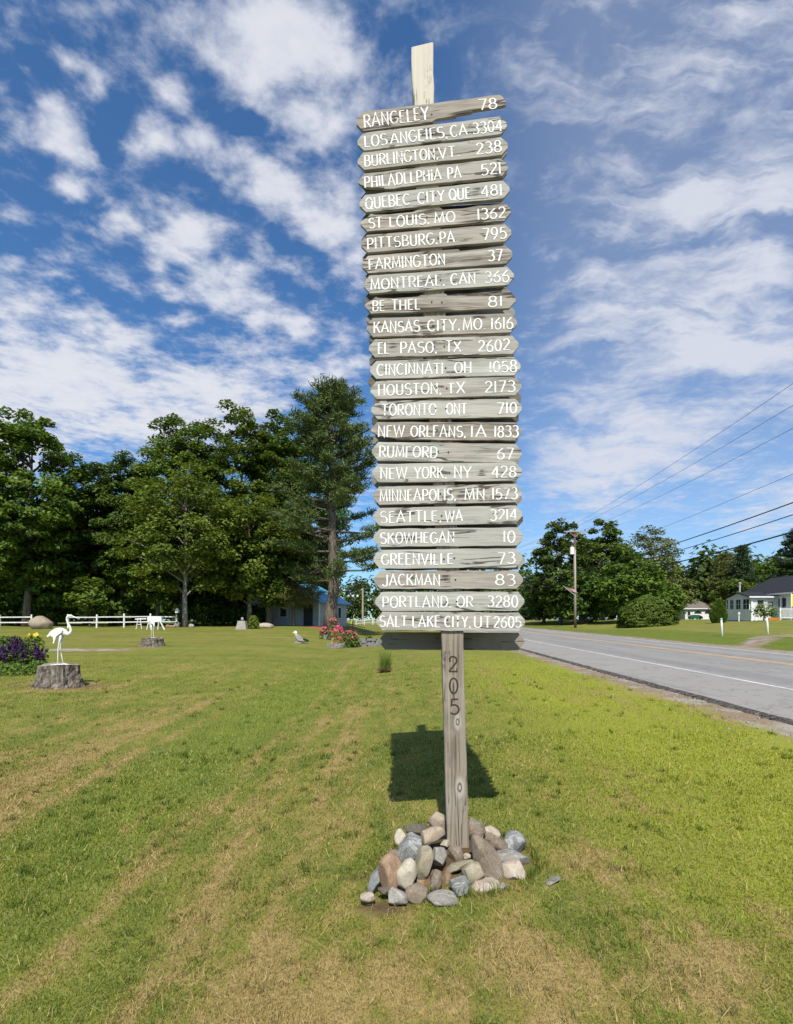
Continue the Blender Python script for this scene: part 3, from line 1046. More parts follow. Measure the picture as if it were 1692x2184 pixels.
def write(mb, text, x0, x1, zc, h, y, thick, thin, rnd=None, slope=0.0):
    """letters fitted between x0 and x1 on the plane y, facing -y"""
    adv = []
    pos = 0.0
    gap = 0.135
    for ch in text:
        w = GL[ch][0]
        adv.append(pos)
        pos += w + (gap if ch not in ',.' else 0.02)
    tot = pos - gap
    sx = (x1 - x0) / tot
    k = 0
    for ch, a in zip(text, adv):
        jz = rnd.normal() * 0.018 if rnd is not None else 0
        js = 1 + (rnd.normal() * 0.03 if rnd is not None else 0)
        for st in GL[ch][1]:
            pts = []
            for (px, pz) in st:
                X = x0 + (a + px) * sx
                pts.append((X, zc + ((pz - 0.5) * js + jz) * h + slope * X))
            # drop repeated points
            q = [pts[0]]
            for p in pts[1:]:
                if math.hypot(p[0] - q[-1][0], p[1] - q[-1][1]) > 1e-5:
                    q.append(p)
            closed = math.hypot(q[0][0] - q[-1][0], q[0][1] - q[-1][1]) < 1e-4
            wf = (lambda d: thin + (thick - thin) * abs(d.y) ** 1.5)
            ribbon(mb, q, wf, y - 0.00022 * (k % 6), closed)
            k += 1


# ------------------------------------------------------------------ the signpost
SX, SY = 0.414, 3.474
YB = 3.395                       # front plane of the boards at the post
YAW = R(-3.0)
BROWS = [
    # zoom origin y, left tip, right tip (1/3.76 of the photograph's pixels), texts, damage
    (60, (85, 885), (1445, 715), [('RANGELEY', 155, 745), ('78', 1205, 1365)], 'snapped'),
    (60, (95, 1070), (1455, 905), [('LOS', 160, 365), ('ANGElES,', 400, 905), ('CA.', 945, 1115), ('3304', 1150, 1410)], ''),
    (60, (97, 1245), (1463, 1095), [('BURLINGTON,', 160, 820), ('VT.', 840, 1010), ('238', 1180, 1405)], ''),
    (60, (105, 1440), (1463, 1290), [('PHILADeLPHIA', 160, 860), ('PA', 920, 1040), ('521', 1225, 1400)], 'split_low'),
    (60, (115, 1630), (1480, 1490), [('QUEBEC', 170, 575), ('CITY', 650, 890), ('QUE', 935, 1125), ('481', 1225, 1410)], ''),
    (60, (125, 1800), (1490, 1690), [('ST', 200, 320), ('LOUIS,', 390, 740), ('MO', 800, 985), ('1362', 1190, 1440)], 'rot_top'),
    (540, (130, 190), (1495, 80), [('PITTSBURG,', 185, 815), ('PA.', 850, 1000), ('795', 1240, 1450)], ''),
    (540, (138, 380), (1505, 280), [('FARMINGTON', 200, 895), ('37', 1290, 1415)], 'rot_top_small'),
    (540, (152, 560), (1520, 475), [('MONTREAL,', 215, 880), ('CAN', 950, 1170), ('366', 1260, 1475)], ''),
    (540, (165, 745), (1535, 690), [('BE', 235, 345), ('THEL', 410, 670), ('81', 1290, 1415)], 'rot_top'),
    (540, (180, 950), (1548, 905), [('KANSAS', 245, 665), ('CITY,', 740, 1020), ('MO.', 1060, 1250), ('1616', 1315, 1510)], ''),
    (540, (200, 1140), (1562, 1105), [('EL', 285, 385), ('PASO,', 490, 810), ('TX', 905, 1040), ('2602', 1200, 1480)], 'crack_low'),
    (540, (212, 1335), (1580, 1300), [('CINCINNATI', 275, 880), ('OH', 985, 1135), ('1058', 1300, 1545)], 'crack_low'),
    (540, (215, 1520), (1587, 1480), [('HOUSTON,', 285, 850), ('TX', 920, 1075), ('2173', 1260, 1530)], ''),
    (540, (222, 1700), (1590, 1680), [('TORONTO', 320, 815), ('ONT', 910, 1095), ('710', 1370, 1545)], ''),
    (1020, (217, 85), (1588, 90), [('NfW', 285, 525), ('ORLfANS,', 585, 1075), ('lA', 1130, 1270), ('1833', 1345, 1560)], 'split_low'),
    (1020, (227, 270), (1590, 290), [('RUMrORD', 295, 825), ('67', 1370, 1515)], ''),
    (1020, (230, 470), (1590, 455), [('NEW', 305, 550), ('YORK,', 620, 900), ('NY', 980, 1135), ('428', 1320, 1540)], ''),
    (1020, (238, 675), (1590, 650), [('MINNEAPOLIS,', 300, 985), ('MN', 1075, 1255), ('1573', 1325, 1550)], ''),
    (1020, (242, 870), (1595, 845), [('SEATTLE,', 305, 850), ('WA', 900, 1055), ('3214', 1310, 1545)], ''),
    (1020, (242, 1060), (1602, 1045), [('SKOWHEGAN', 305, 980), ('10', 1425, 1530)], ''),
    (1020, (242, 1255), (1595, 1240), [('GREENVILLE', 315, 970), ('73', 1375, 1530)], ''),
    (1020, (247, 1440), (1602, 1440), [('JACKMAN', 325, 850), ('83', 1355, 1530)], ''),
    (1020, (258, 1640), (1615, 1635), [('PORTLAND,', 325, 940), ('OR', 1005, 1150), ('3280', 1285, 1555)], ''),
    (1020, (268, 1815), (1620, 1825), [('SALT', 300, 550), ('LAKE', 600, 850), ('CITY,', 895, 1120), ('UT', 1160, 1315), ('2605', 1340, 1585)], ''),
]


def board_plane(px, py):
    """where the sight line meets the plane of the front boards"""
    a, c = (px - CX) / F, (HY - py) / F
    tn = math.tan(YAW)
    # Y = YB + (X - SX) * tan(yaw), X = a*Y
    Y = (YB - SX * tn) / (1 - a * tn)
    return Vector((a * Y, Y, EYE + c * Y))


def jag(p0, p1, n, amp, r):
    out = []
    for i in range(1, n):
        f = i / n
        out.append((p0[0] + (p1[0] - p0[0]) * f, p0[1] + (p1[1] - p0[1]) * f + r.normal() * amp))
    return out


def board_outline(L, h, dmg, r):
    x = L / 2
    z = h / 2
    cx = 0.040
    pl, pr = 0.010 + 0.006 * r.random(), 0.010 + 0.006 * r.random()
    low = [(-x, -pl), (-x + cx, -z)]
    am = 0.0011
    if dmg == 'snapped':
        edge = [(-0.02, -z), (0.0, -z - 0.0), (0.035, -z + 0.020), (0.16, -z + 0.022), (0.168, -z + 0.034), (0.26, -z + 0.036), (0.275, -z + 0.046), (0.40, -z + 0.050), (x - 0.03, -z + 0.052)]
        low += jag(low[-1], edge[0], 10, am, r) + edge + [(x, -0.006), (x, 0.020)]
        top = [(x - 0.02, z - 0.010), (x - 0.035, z)]
    else:
        if dmg == 'split_low':
            edge = [(-x + 0.055, -z + 0.026), (-x + 0.10, -z + 0.019), (-x + 0.16, -z + 0.012), (-x + 0.17, -z + 0.003)]
            low = [(-x, 0.004), (-x + 0.01, -0.008)] + edge
            low += jag(edge[-1], (x - cx, -z), 14, am * 1.5, r)
        elif dmg == 'crack_low':
            low += jag(low[-1], (-0.02, -z), 6, am, r) + [(0.0, -z + 0.004), (0.12, -z + 0.006), (0.14, -z)] + jag((0.14, -z), (x - cx, -z), 5, am, r)
        else:
            low += jag(low[-1], (x - cx, -z), 14, am, r)
        low += [(x - cx, -z), (x, -pr), (x, pr)]
        top = [(x - cx, z)]
    if dmg == 'rot_top':
        e = [(x - 0.05, z - 0.004), (x - 0.13, z - 0.014), (x - 0.2, z - 0.010), (x - 0.3, z - 0.020), (0.05, z - 0.017), (0.04, z - 0.005), (-0.12, z - 0.007), (-0.14, z - 0.016), (-0.30, z - 0.020), (-x + 0.09, z - 0.014)]
        top = top[:1] + e
        top += [(-x + 0.07, z - 0.006), (-x + 0.045, z - 0.026), (-x, 0.006)]
    elif dmg == 'rot_top_small':
        top += [(x - 0.12, z - 0.003), (x - 0.2, z - 0.010), (x - 0.33, z - 0.012), (x - 0.34, z - 0.001)] + jag((x - 0.34, z), (-x + cx, z), 9, am, r) + [(-x + cx, z), (-x, pl)]
    else:
        top += jag(top[-1], (-x + cx, z), 14, am, r) + [(-x + cx, z), (-x, pl)]
    return low + top


def make_sign():
    root = thing('signpost', 'tall leaning wooden signpost hung with weathered mileage boards, rising from the stone cairn', 'signpost', (SX, SY, 0.0))
    O = Vector((SX, SY, 0))
    r = np.random.default_rng(5)
    # post: centre line by bearing, square section, ragged top
    cl = [(986, 1905), (980, 1835), (973.5, 1580), (967, 1350), (941, 880), (915, 420), (905, 230), (902, 88)]
    pts = []
    for px, py in cl:
        p = board_plane(px, py)
        pts.append(Vector((p.x, p.y + 0.022 + 0.072, p.z)))
    zs = np.linspace(pts[0].z, pts[-1].z, 60)
    cxs = np.interp(zs, [p.z for p in pts], [p.x for p in pts])
    cys = np.interp(zs, [p.z for p in pts], [p.y for p in pts])
    v, f = [], []
    for i, z in enumerate(zs):
        hw = 0.071 + 0.0008 * r.normal()
        e = [(-hw + 0.0010 * r.normal(), -0.072), (-hw + 0.005, -0.0772), (hw - 0.005, -0.0772), (hw + 0.001 * r.normal(), -0.072), (hw, 0.072), (-hw, 0.072)]
        if 4.78 < z < 5.02:
            k = 0.014 * math.sin((z - 4.78) / 0.24 * math.pi) + 0.006 * r.random()
            e[0] = (e[0][0] + k, e[0][1])
            e[1] = (e[1][0] + k, e[1][1])
        c, s = math.cos(YAW), math.sin(YAW)
        for j, (x, y) in enumerate(e):
            zz = z
            if i == len(zs) - 1:
                zz += [-0.012, -0.014, 0.010, 0.012, 0.02, -0.01][j]
            v.append((cxs[i] - SX + x * c - y * s, cys[i] - SY + x * s + y * c, zz))
        if i:
            for j in range(6):
                a, b = (i - 1) * 6 + j, (i - 1) * 6 + (j + 1) % 6
                f.append((a, b, b + 6, a + 6))
    # ragged sawn top
    n = len(v)
    f.append(tuple(range(n - 6, n)))
    f.append(tuple(reversed(range(6))))
    post = MB().add(v, f).build('post', M_POST, root)
    for i_, zz in enumerate((1.0,)):
        pass
    # carved house number, digits below one another on the post's front face
    num = MB()
    for ch, px, py, hh in (('2', 967, 1417, 0.098), ('0', 968.5, 1463.5, 0.098), ('5', 970.5, 1508, 0.098)):
        p = board_plane(px, py)
        xr = p.x
        z = p.z
        cx_ = np.interp(z, zs, cxs)
        cy_ = np.interp(z, zs, cys)
        yf = cy_ - SY - 0.0785 + (xr - cx_) * math.tan(YAW)
        tmp = MB()
        write(tmp, ch, -0.028, 0.028, 0.0, hh, 0.0, 0.0112, 0.0100)
        if ch == '2':
            ribbon(tmp, [(0.024, -0.045), (0.026, -0.026)], lambda d: 0.007, -0.002)
            ribbon(tmp, [(-0.022, 0.018), (-0.016, 0.026)], lambda d: 0.011, -0.002)
        num.add([(q[0] + xr - SX, q[1] * 0.4 + yf + q[0] * math.tan(YAW), q[2] + z) for q in tmp.v], tmp.f)
    cn = num.build('carved_number', M_CARVED, post, fixn=False)
    nail_me = None
    for k, (oy, l, rt, texts, dmg) in enumerate(BROWS):
        P = [((840 + q[0] / 3.76) * .88125, (oy + q[1] / 3.76) * .88125) for q in (l, rt)]
        A, B = board_plane(*P[0]), board_plane(*P[1])
        L = (B - A).length
        mid = (A + B) / 2
        h = 0.1135 + 0.006 * k / 24 + 0.002 * r.normal()
        if k == 0:
            h = 0.123
        d = (B - A).normalized()
        rot = Matrix((d, Vector((0, 0, 1)).cross(d).normalized(), Vector((0, 0, 0))))
        ex = d
        ey = Vector((-math.sin(YAW), math.cos(YAW), 0))
        ez = ex.cross(ey).normalized()
        ey = ez.cross(ex).normalized()
        M3 = Matrix((ex, ey, ez)).transposed()
        M3 = M3 @ Matrix.Rotation(R(r.normal() * 0.5), 3, 'X')
        out = board_outline(L, h, dmg, r)
        old = dmg in ('rot_top', 'snapped', 'split_low', 'rot_top_small')
        b = MB().prism(out, 0.0, 0.021).build('board', M_BOARD_OLD if old else M_BOARD, root)
        b.matrix_local = Matrix.Translation(mid - O) @ M3.to_4x4()
        words = ' '.join(s for s, _, _ in texts)
        for a_, b_ in (('e', 'E'), ('l', 'L'), ('f', 'E'), ('r', 'F')):
            words = words.replace(a_, b_)
        words = words.replace('ANGE LES', 'ANGELES').replace('BE THEL', 'BETHEL')
        tag(b, 'board lettered ' + words.replace(',', '').replace('.', '') + {'snapped': ', its lower right edge broken off', 'rot_top': ', with a rotted top edge', 'split_low': ', split along its lower edge'}.get(dmg, ''))
        dx = rt[0] - l[0]
        ang = math.atan2(-(rt[1] - l[1]), dx)
        for s, x0, x1 in texts:
            f0, f1 = (x0 - l[0]) / dx, (x1 - l[0]) / dx
            hh = 0.071
            zc = -0.002
            if k == 0:
                zc, hh = (-0.002, 0.082) if s != '78' else (0.012, 0.066)
            if dmg == 'rot_top':
                zc, hh = -0.009, 0.066
            lt = MB()
            write(lt, s, (f0 - 0.5) * L, (f1 - 0.5) * L, zc, hh, -0.0014, 0.0102, 0.0052, r)
            lt.build('number' if s[0].isdigit() else 'word', M_PAINT, b, fixn=False)
        # two nails into the post
        nx = [(0.0, 0)]
        cx_ = float(np.interp(mid.z, zs, cxs))
        for off in ((-0.033, 0.033) if k > 13 else (-0.02, 0.045)):
            nm = MB().tube([(0, 0.001, 0), (0, -0.0022, 0)], 0.0058, 7)
            if nail_me is None:
                no = nm.build('nail', M_NAIL, b)
                nail_me = no.data
            else:
                no = link(bpy.data.objects.new('nail', nail_me), b)
            no.location = (cx_ - mid.x + off, -0.001, 0.004 * r.normal())
    # boards on the reverse face, facing away
    cyaw = Vector((-math.sin(YAW), math.cos(YAW), 0))
    for k in range(25):
        oy, l, rt, texts, dmg = BROWS[min(k, 24)]
        P = [((840 + q[0] / 3.76) * .88125, (oy + q[1] / 3.76) * .88125) for q in (l, rt)]
        A, B = board_plane(*P[0]), board_plane(*P[1])
        mid = (A + B) / 2 + cyaw * (0.022 + 0.148)
        mid.z -= 0.133
        L = 0.985 + 0.012 * r.normal()
        d = (B - A).normalized()
        d = (d * 0.4 + Vector((math.cos(YAW), math.sin(YAW), 0.0)) * 0.6).normalized()
        mid += d * (0.012 + 0.012 * r.normal())
        if k == 24:
            mid += d * 0.0
        ez = d.cross(cyaw).normalized()
        ey = ez.cross(d).normalized()
        M3 = Matrix((d, ey, ez)).transposed()
        h = 0.118
        out = board_outline(L, h, '', r)
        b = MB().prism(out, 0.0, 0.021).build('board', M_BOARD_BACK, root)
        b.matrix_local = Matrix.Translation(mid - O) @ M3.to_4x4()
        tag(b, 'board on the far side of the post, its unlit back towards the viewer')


make_sign()


# ------------------------------------------------------------------ stones of the cairn
def stone_mat(name, c1, c2, c3, vein=0.0, speck=0.0, banded=False):
    m, t, b = new_mat(name, 0.85, 0.25)
    tc = t.node('ShaderNodeTexCoord').outputs['Object']
    off = t.math('MULTIPLY', t.node('ShaderNodeObjectInfo').outputs['Random'], 23.0)
    v = t.vadd(tc, t.comb(off, off, off))
    n = t.noise(v, 9.0, 5.0, 0.65, 0.4)
    fine = t.noise(v, 90.0, 3.0, 0.7)
    c = t.mix(t.mapr(n, 0.32, 0.66), c1, c2)
    nb = t.noise(v, 28.0, 5.0, 0.7)
    c = t.mix(t.mapr(nb, 0.52, 0.72, 0.0, 0.55), c, (0.115, 0.098, 0.075))
    n2 = t.noise(v, 5.0, 4.0, 0.6)
    c = t.mix(t.math('MULTIPLY', t.mapr(n2, 0.5, 0.72), 0.7), c, c3)
    if vein or banded:
        w = t.noise(t.mapping(v, rot=(0.5, 0.8, 0.3), scale=(3.0, 9.0, 5.0)), 1.0, 5.0, 0.6, 0.9)
        w = t.math('ABSOLUTE', t.math('SUBTRACT', w, 0.5))
        c = t.mix(t.math('MULTIPLY', t.mapr(w, 0.035, 0.004), vein), c, (0.44, 0.43, 0.40))
    c = t.mix(t.math('MULTIPLY', t.mapr(fine, 0.52, 0.72), speck), c, (0.09, 0.08, 0.07))
    c = t.mix(t.math('MULTIPLY', t.mapr(fine, 0.48, 0.30), speck), c, (0.62, 0.58, 0.52))
    t.put(b.inputs['Base Color'], c)
    bump(t, b, t.math('ADD', n, t.math('MULTIPLY', fine, 0.45)), 0.5, 0.012)
    return m


ST = {
    'beige': stone_mat('stone_beige', (0.256, 0.199, 0.137), (0.368, 0.300, 0.215), (0.300, 0.261, 0.196), 0.0, 0.25),
    'brown': stone_mat('stone_brown', (0.140, 0.105, 0.070), (0.220, 0.172, 0.118), (0.176, 0.156, 0.122), 0.12, 0.25),
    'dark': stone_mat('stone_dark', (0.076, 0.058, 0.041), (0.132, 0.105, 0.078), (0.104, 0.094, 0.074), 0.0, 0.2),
    'cream': stone_mat('stone_cream', (0.368, 0.320, 0.233), (0.480, 0.429, 0.326), (0.320, 0.281, 0.200), 0.0, 0.35),
    'blue': stone_mat('stone_blue_grey', (0.120, 0.129, 0.126), (0.200, 0.207, 0.196), (0.152, 0.136, 0.111), 0.55, 0.2),
    'grey': stone_mat('stone_grey', (0.168, 0.156, 0.133), (0.256, 0.238, 0.200), (0.200, 0.187, 0.163), 0.4, 0.25),
    'olive': stone_mat('stone_olive', (0.220, 0.187, 0.118), (0.304, 0.261, 0.174), (0.240, 0.218, 0.148), 0.1, 0.25),
    'rust': stone_mat('stone_rust', (0.205, 0.122, 0.072), (0.300, 0.195, 0.120), (0.235, 0.180, 0.125), 0.0, 0.25),
    'pink': stone_mat('stone_pink', (0.330, 0.265, 0.205), (0.455, 0.375, 0.295), (0.375, 0.320, 0.255), 0.0, 0.3),
    'granite': stone_mat('stone_granite', (0.240, 0.218, 0.185), (0.352, 0.328, 0.285), (0.288, 0.242, 0.192), 0.0, 0.5),
}

_ico = {}


def ico(sub):
    if sub not in _ico:
        import bmesh
        bm = bmesh.new()
        bmesh.ops.create_icosphere(bm, subdivisions=sub, radius=1.0)
        _ico[sub] = (np.array([v.co[:] for v in bm.verts]), [tuple(v.index for v in f.verts) for f in bm.faces])
        bm.free()
    return _ico[sub]


def rock_mesh(name, seed, radii, mat, cuts=5, rough=0.07, sub=4, sharp=0.75, smooth=True):
    r = np.random.default_rng(seed)
    v, f = ico(sub)
    v = v.copy()
    # flatten with random planes -> worn facets
    for k in range(cuts):
        n = r.normal(size=3)
        n /= np.linalg.norm(n)
        h = sharp + 0.2 * r.random()
        d = v @ n - h
        m = d > 0
        v[m] -= np.outer(d[m] * 0.93, n)
    for k in range(3):
        fr = (1.6, 3.2, 6.0)[k]
        am = rough * (1, 0.5, 0.22)[k]
        ph = r.random(3) * 6
        q = r.normal(size=(3, 3)) * fr
        a = np.sin(v @ q + ph)
        v *= (1 + am * a.mean(1, keepdims=True) * 1.6)
    v = v * np.array(radii)
    fl = np.array(f).ravel()
    return np_mesh(name, v, fl, np.full(len(f), 3), mat, smooth=smooth)


CAIRN = [
    # zoom x, y, width, height, tilt (deg, ccw), depth, material, cuts, sharp, label
    (715, 160, 180, 140, 0, 3.64, 'beige', 3, .82, 'beige rounded stone behind the left side of the signpost foot'),
    (510, 222, 200, 105, 4, 3.55, 'dark', 5, .72, 'dark brown flat stone with a white fleck at the back of the cairn'),
    (405, 315, 110, 165, 20, 3.44, 'cream', 5, .75, 'pale cream stone half hidden at the upper left of the cairn'),
    (640, 285, 235, 150, 8, 3.44, 'beige', 7, .66, 'tan stone with a pale fractured end, left of the post'),
    (478, 388, 165, 265, -28, 3.30, 'blue', 4, .78, 'blue-grey oblong stone tilted on the left shoulder of the cairn'),
    (775, 345, 100, 85, 0, 3.42, 'cream', 7, .62, 'small white broken stone wedged left of the post foot'),
    (722, 455, 170, 215, -12, 3.22, 'grey', 7, .66, 'grey angular stone with pale veins in front of the post'),
    (588, 512, 135, 245, -12, 3.16, 'olive', 2, .88, 'olive-tan egg-shaped stone standing left of the veined grey stone'),
    (868, 445, 130, 155, -15, 3.31, 'brown', 4, .75, 'grey-brown rounded stone touching the front of the post foot'),
    (952, 458, 80, 80, 5, 3.30, 'cream', 7, .6, 'small pale yellow stone chip at the foot of the post'),
    (888, 532, 285, 62, 20, 3.19, 'olive', 6, .65, 'thin flat slab leaning under the post foot'),
    (1125, 492, 190, 370, 28, 3.20, 'brown', 3, .82, 'largest long brown-grey stone leaning right of the post'),
    (1025, 240, 150, 210, 10, 3.60, 'brown', 4, .78, 'tall grey-brown stone just behind the right side of the post'),
    (1150, 262, 150, 115, -25, 3.66, 'pink', 4, .78, 'pinkish cream stone at the back right of the cairn'),
    (1212, 358, 180, 130, -8, 3.42, 'brown', 4, .76, 'brown wedge stone behind the largest leaning stone'),
    (1350, 350, 190, 185, -35, 3.50, 'blue', 5, .74, 'blue-grey stone on the back right shoulder of the cairn'),
    (1340, 472, 250, 150, -8, 3.32, 'grey', 4, .78, 'banded grey stone lying on the right flank above the pinkish block'),
    (1355, 590, 200, 205, 0, 3.18, 'pink', 6, .70, 'pinkish-brown block at the right end of the cairn'),
    (995, 592, 245, 155, 12, 3.12, 'olive', 6, .68, 'cream-olive stone below the leaning slab'),
    (892, 705, 215, 235, 35, 3.01, 'blue', 8, .58, 'dark blue-grey angular stone at the front of the cairn'),
    (1115, 712, 235, 130, -4, 3.06, 'pink', 4, .80, 'pale pinkish stone sunk in grass at the front right'),
    (688, 658, 135, 240, -6, 3.04, 'brown', 7, .64, 'brown upright wedge stone at the front of the cairn'),
    (568, 668, 130, 150, 0, 3.14, 'rust', 4, .78, 'rust-orange stone tucked left behind the upright wedge'),
    (782, 668, 100, 165, 0, 3.14, 'rust', 5, .76, 'rust-orange stone tucked right of the upright wedge'),
    (440, 606, 165, 225, -12, 3.09, 'cream', 2, .90, 'speckled cream egg-shaped stone at the front left'),
    (305, 602, 185, 300, 10, 3.12, 'rust', 3, .84, 'large round orange-brown stone at the left of the cairn'),
    (335, 455, 140, 120, 10, 3.32, 'brown', 4, .8, 'brown stone above the large orange-brown stone'),
    (190, 640, 120, 260, -30, 3.16, 'blue', 4, .74, 'blue-grey slab at the far left of the cairn'),
    (368, 805, 170, 165, -20, 2.97, 'granite', 6, .68, 'light grey angular stone at the lower left of the cairn'),
    (535, 772, 190, 145, -10, 3.00, 'brown', 4, .8, 'grey-brown rounded stone low at the front left, beside the light grey one'),
    (748, 828, 245, 130, -4, 2.955, 'grey', 4, .80, 'flat grey stone half buried at the very front of the cairn'),
    (112, 795, 120, 75, 5, 3.0, 'pink', 4, .8, 'small pinkish stone beside the dug earth left of the cairn'),
    (530, 400, 95, 80, 10, 3.38, 'grey', 5, .7, 'small grey stone in the hollow behind the blue-grey oblong stone'),
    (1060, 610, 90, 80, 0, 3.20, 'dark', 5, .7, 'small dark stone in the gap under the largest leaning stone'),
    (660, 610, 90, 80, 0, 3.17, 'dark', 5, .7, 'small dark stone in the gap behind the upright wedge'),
    (1255, 560, 100, 120, 10, 3.28, 'brown', 5, .7, 'small brown stone between the largest leaning stone and the pinkish block'),
    (830, 600, 110, 80, 0, 3.22, 'grey', 5, .7, 'small grey stone in the dark hollow under the leaning slab'),
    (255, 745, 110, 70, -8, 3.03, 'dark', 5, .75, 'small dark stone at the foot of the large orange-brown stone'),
    (1250, 715, 100, 75, 12, 3.06, 'grey', 5, .72, 'small grey stone in the grass below the pinkish block'),
    (1655, 640, 170, 90, 20, 3.13, 'grey', 3, .85, 'flat grey stone flush with the lawn right of the cairn'),
]


def make_cairn():
    for k, (zx, zy, w, h, tilt, Y, mt, cuts, sharp, label) in enumerate(CAIRN):
        px, py = (860 + zx / 3.525) * .88125, (1940 + zy / 3.525) * .88125
        p = W(px, py, Y)
        s = .88125 / 3.525 / F * Y * 0.5
        rx, rz = w * s * 1.20, h * s * 1.20
        ry = min(max((rx + rz) / 2 * 0.9, 0.03), 0.095)
        me = rock_mesh('cairn_stone', 100 + k, (rx, ry, rz), ST[mt], cuts + 8, 0.050, 4, sharp - 0.15)
        o = link(bpy.data.objects.new('cairn_stone', me))
        o.location = (p[0], p[1], p[2] - 0.010)
        o.rotation_euler = (R(-8), R(-tilt), R(random.uniform(-12, 12)))
        if k == len(CAIRN) - 1:
            x, y = p[0], p[1]
            o.location = (x, y, gz(x, y) + 0.0)
            o.scale = (1, 1.3, 0.25)
        tag(o, label, 'stone', 'field stones of the cairn')


make_cairn()


# ------------------------------------------------------------------ foliage
def leaf_mat(name, dark, light, trans=0.35, rough=0.6):
    m, t, b = new_mat(name, rough, 0.25)
    rnd = t.node('ShaderNodeAttribute', attribute_name='rnd').outputs['Fac']
    tw = t.node('ShaderNodeObjectInfo').outputs['Random']
    c = t.mix(rnd, dark, light)
    hs = t.node('ShaderNodeHueSaturation', {'Hue': t.math('ADD', t.math('MULTIPLY', tw, 0.024), 0.488), 'Saturation': 1.0,
                                            'Value': t.math('ADD', t.math('MULTIPLY', tw, 0.25), 0.88), 'Color': c})
    c = hs.outputs[0]
    t.put(b.inputs['Base Color'], c)
    tr = t.node('ShaderNodeBsdfTranslucent', {'Color': c})
    mx = t.node('ShaderNodeMixShader', {0: trans, 1: b.outputs[0], 2: tr.outputs[0]})
    t.l.new(mx.outputs[0], m.node_tree.nodes['Material Output'].inputs['Surface'])
    return m


L_MAPLE = leaf_mat('leaf_maple', (0.056, 0.102, 0.013), (0.160, 0.225, 0.026))
L_LIGHT = leaf_mat('leaf_light_maple', (0.085, 0.145, 0.016), (0.195, 0.255, 0.032))
L_DARK = leaf_mat('leaf_dark', (0.046, 0.092, 0.014), (0.122, 0.188, 0.026))
L_PINE = leaf_mat('needle_pine', (0.045, 0.078, 0.020), (0.130, 0.170, 0.042), 0.15)
L_PINEY = leaf_mat('needle_pine_olive', (0.085, 0.110, 0.028), (0.200, 0.215, 0.055), 0.15)
L_SPRUCE = leaf_mat('needle_spruce', (0.025, 0.052, 0.020), (0.070, 0.110, 0.038), 0.1)
L_BUSH = leaf_mat('leaf_bush', (0.055, 0.108, 0.016), (0.165, 0.245, 0.034))
L_SALVIA = leaf_mat('petal_purple', (0.030, 0.008, 0.052), (0.085, 0.024, 0.120))
L_PINK = leaf_mat('petal_pink', (0.58, 0.06, 0.13), (0.78, 0.22, 0.28))
L_YEL = leaf_mat('petal_yellow', (0.75, 0.42, 0.02), (0.85, 0.62, 0.06))


def bark_mat(name, a, b_):
    m, t, b = new_mat(name, 0.95, 0.1)
    tc = t.node('ShaderNodeTexCoord').outputs['Object']
    n = t.noise(t.mapping(tc, scale=(9, 9, 1.6)), 1.0, 5.0, 0.7)
    t.put(b.inputs['Base Color'], t.mix(t.mapr(n, 0.3, 0.7), a, b_))
    bump(t, b, n, 0.8, 0.04)
    return m


BARK = bark_mat('bark_brown', (0.070, 0.055, 0.042), (0.205, 0.170, 0.135))
BARK_D = bark_mat('bark_dark', (0.035, 0.030, 0.025), (0.105, 0.088, 0.070))
BARK_G = bark_mat('bark_grey', (0.125, 0.115, 0.100), (0.340, 0.315, 0.280))


def leaf_cards(r, C, N, size, aspect=0.6):
    """quads (diamond leaves) at C with normals N"""
    n = len(C)
    q = r.normal(size=(n, 3))
    U = np.cross(N, q)
    U /= np.linalg.norm(U, axis=1, keepdims=True) + 1e-9
    V = np.cross(N, U)
    s = size[:, None]
    fold = N * s * 0.18
    A = C - U * s
    B = C - V * s * aspect + fold
    Cc = C + U * s
    D = C + V * s * aspect + fold
    return np.stack([A, B, Cc, D], 1).reshape(-1, 3)


def needle_tris(r, C, D, ln, wd):
    n = len(C)
    q = r.normal(size=(n, 3))
    U = np.cross(D, q)
    U /= np.linalg.norm(U, axis=1, keepdims=True) + 1e-9
    return np.stack([C - U * wd[:, None], C + U * wd[:, None], C + D * ln[:, None]], 1).reshape(-1, 3)


def mesh_quads(name, V, mat, rnd):
    n = len(V) // 4
    return np_mesh(name, V, np.arange(4 * n), np.full(n, 4), mat, attr={'rnd': np.repeat(rnd, 4)})


def mesh_tris(name, V, mat, rnd):
    n = len(V) // 3
    return np_mesh(name, V, np.arange(3 * n), np.full(n, 3), mat, attr={'rnd': np.repeat(rnd, 3)})


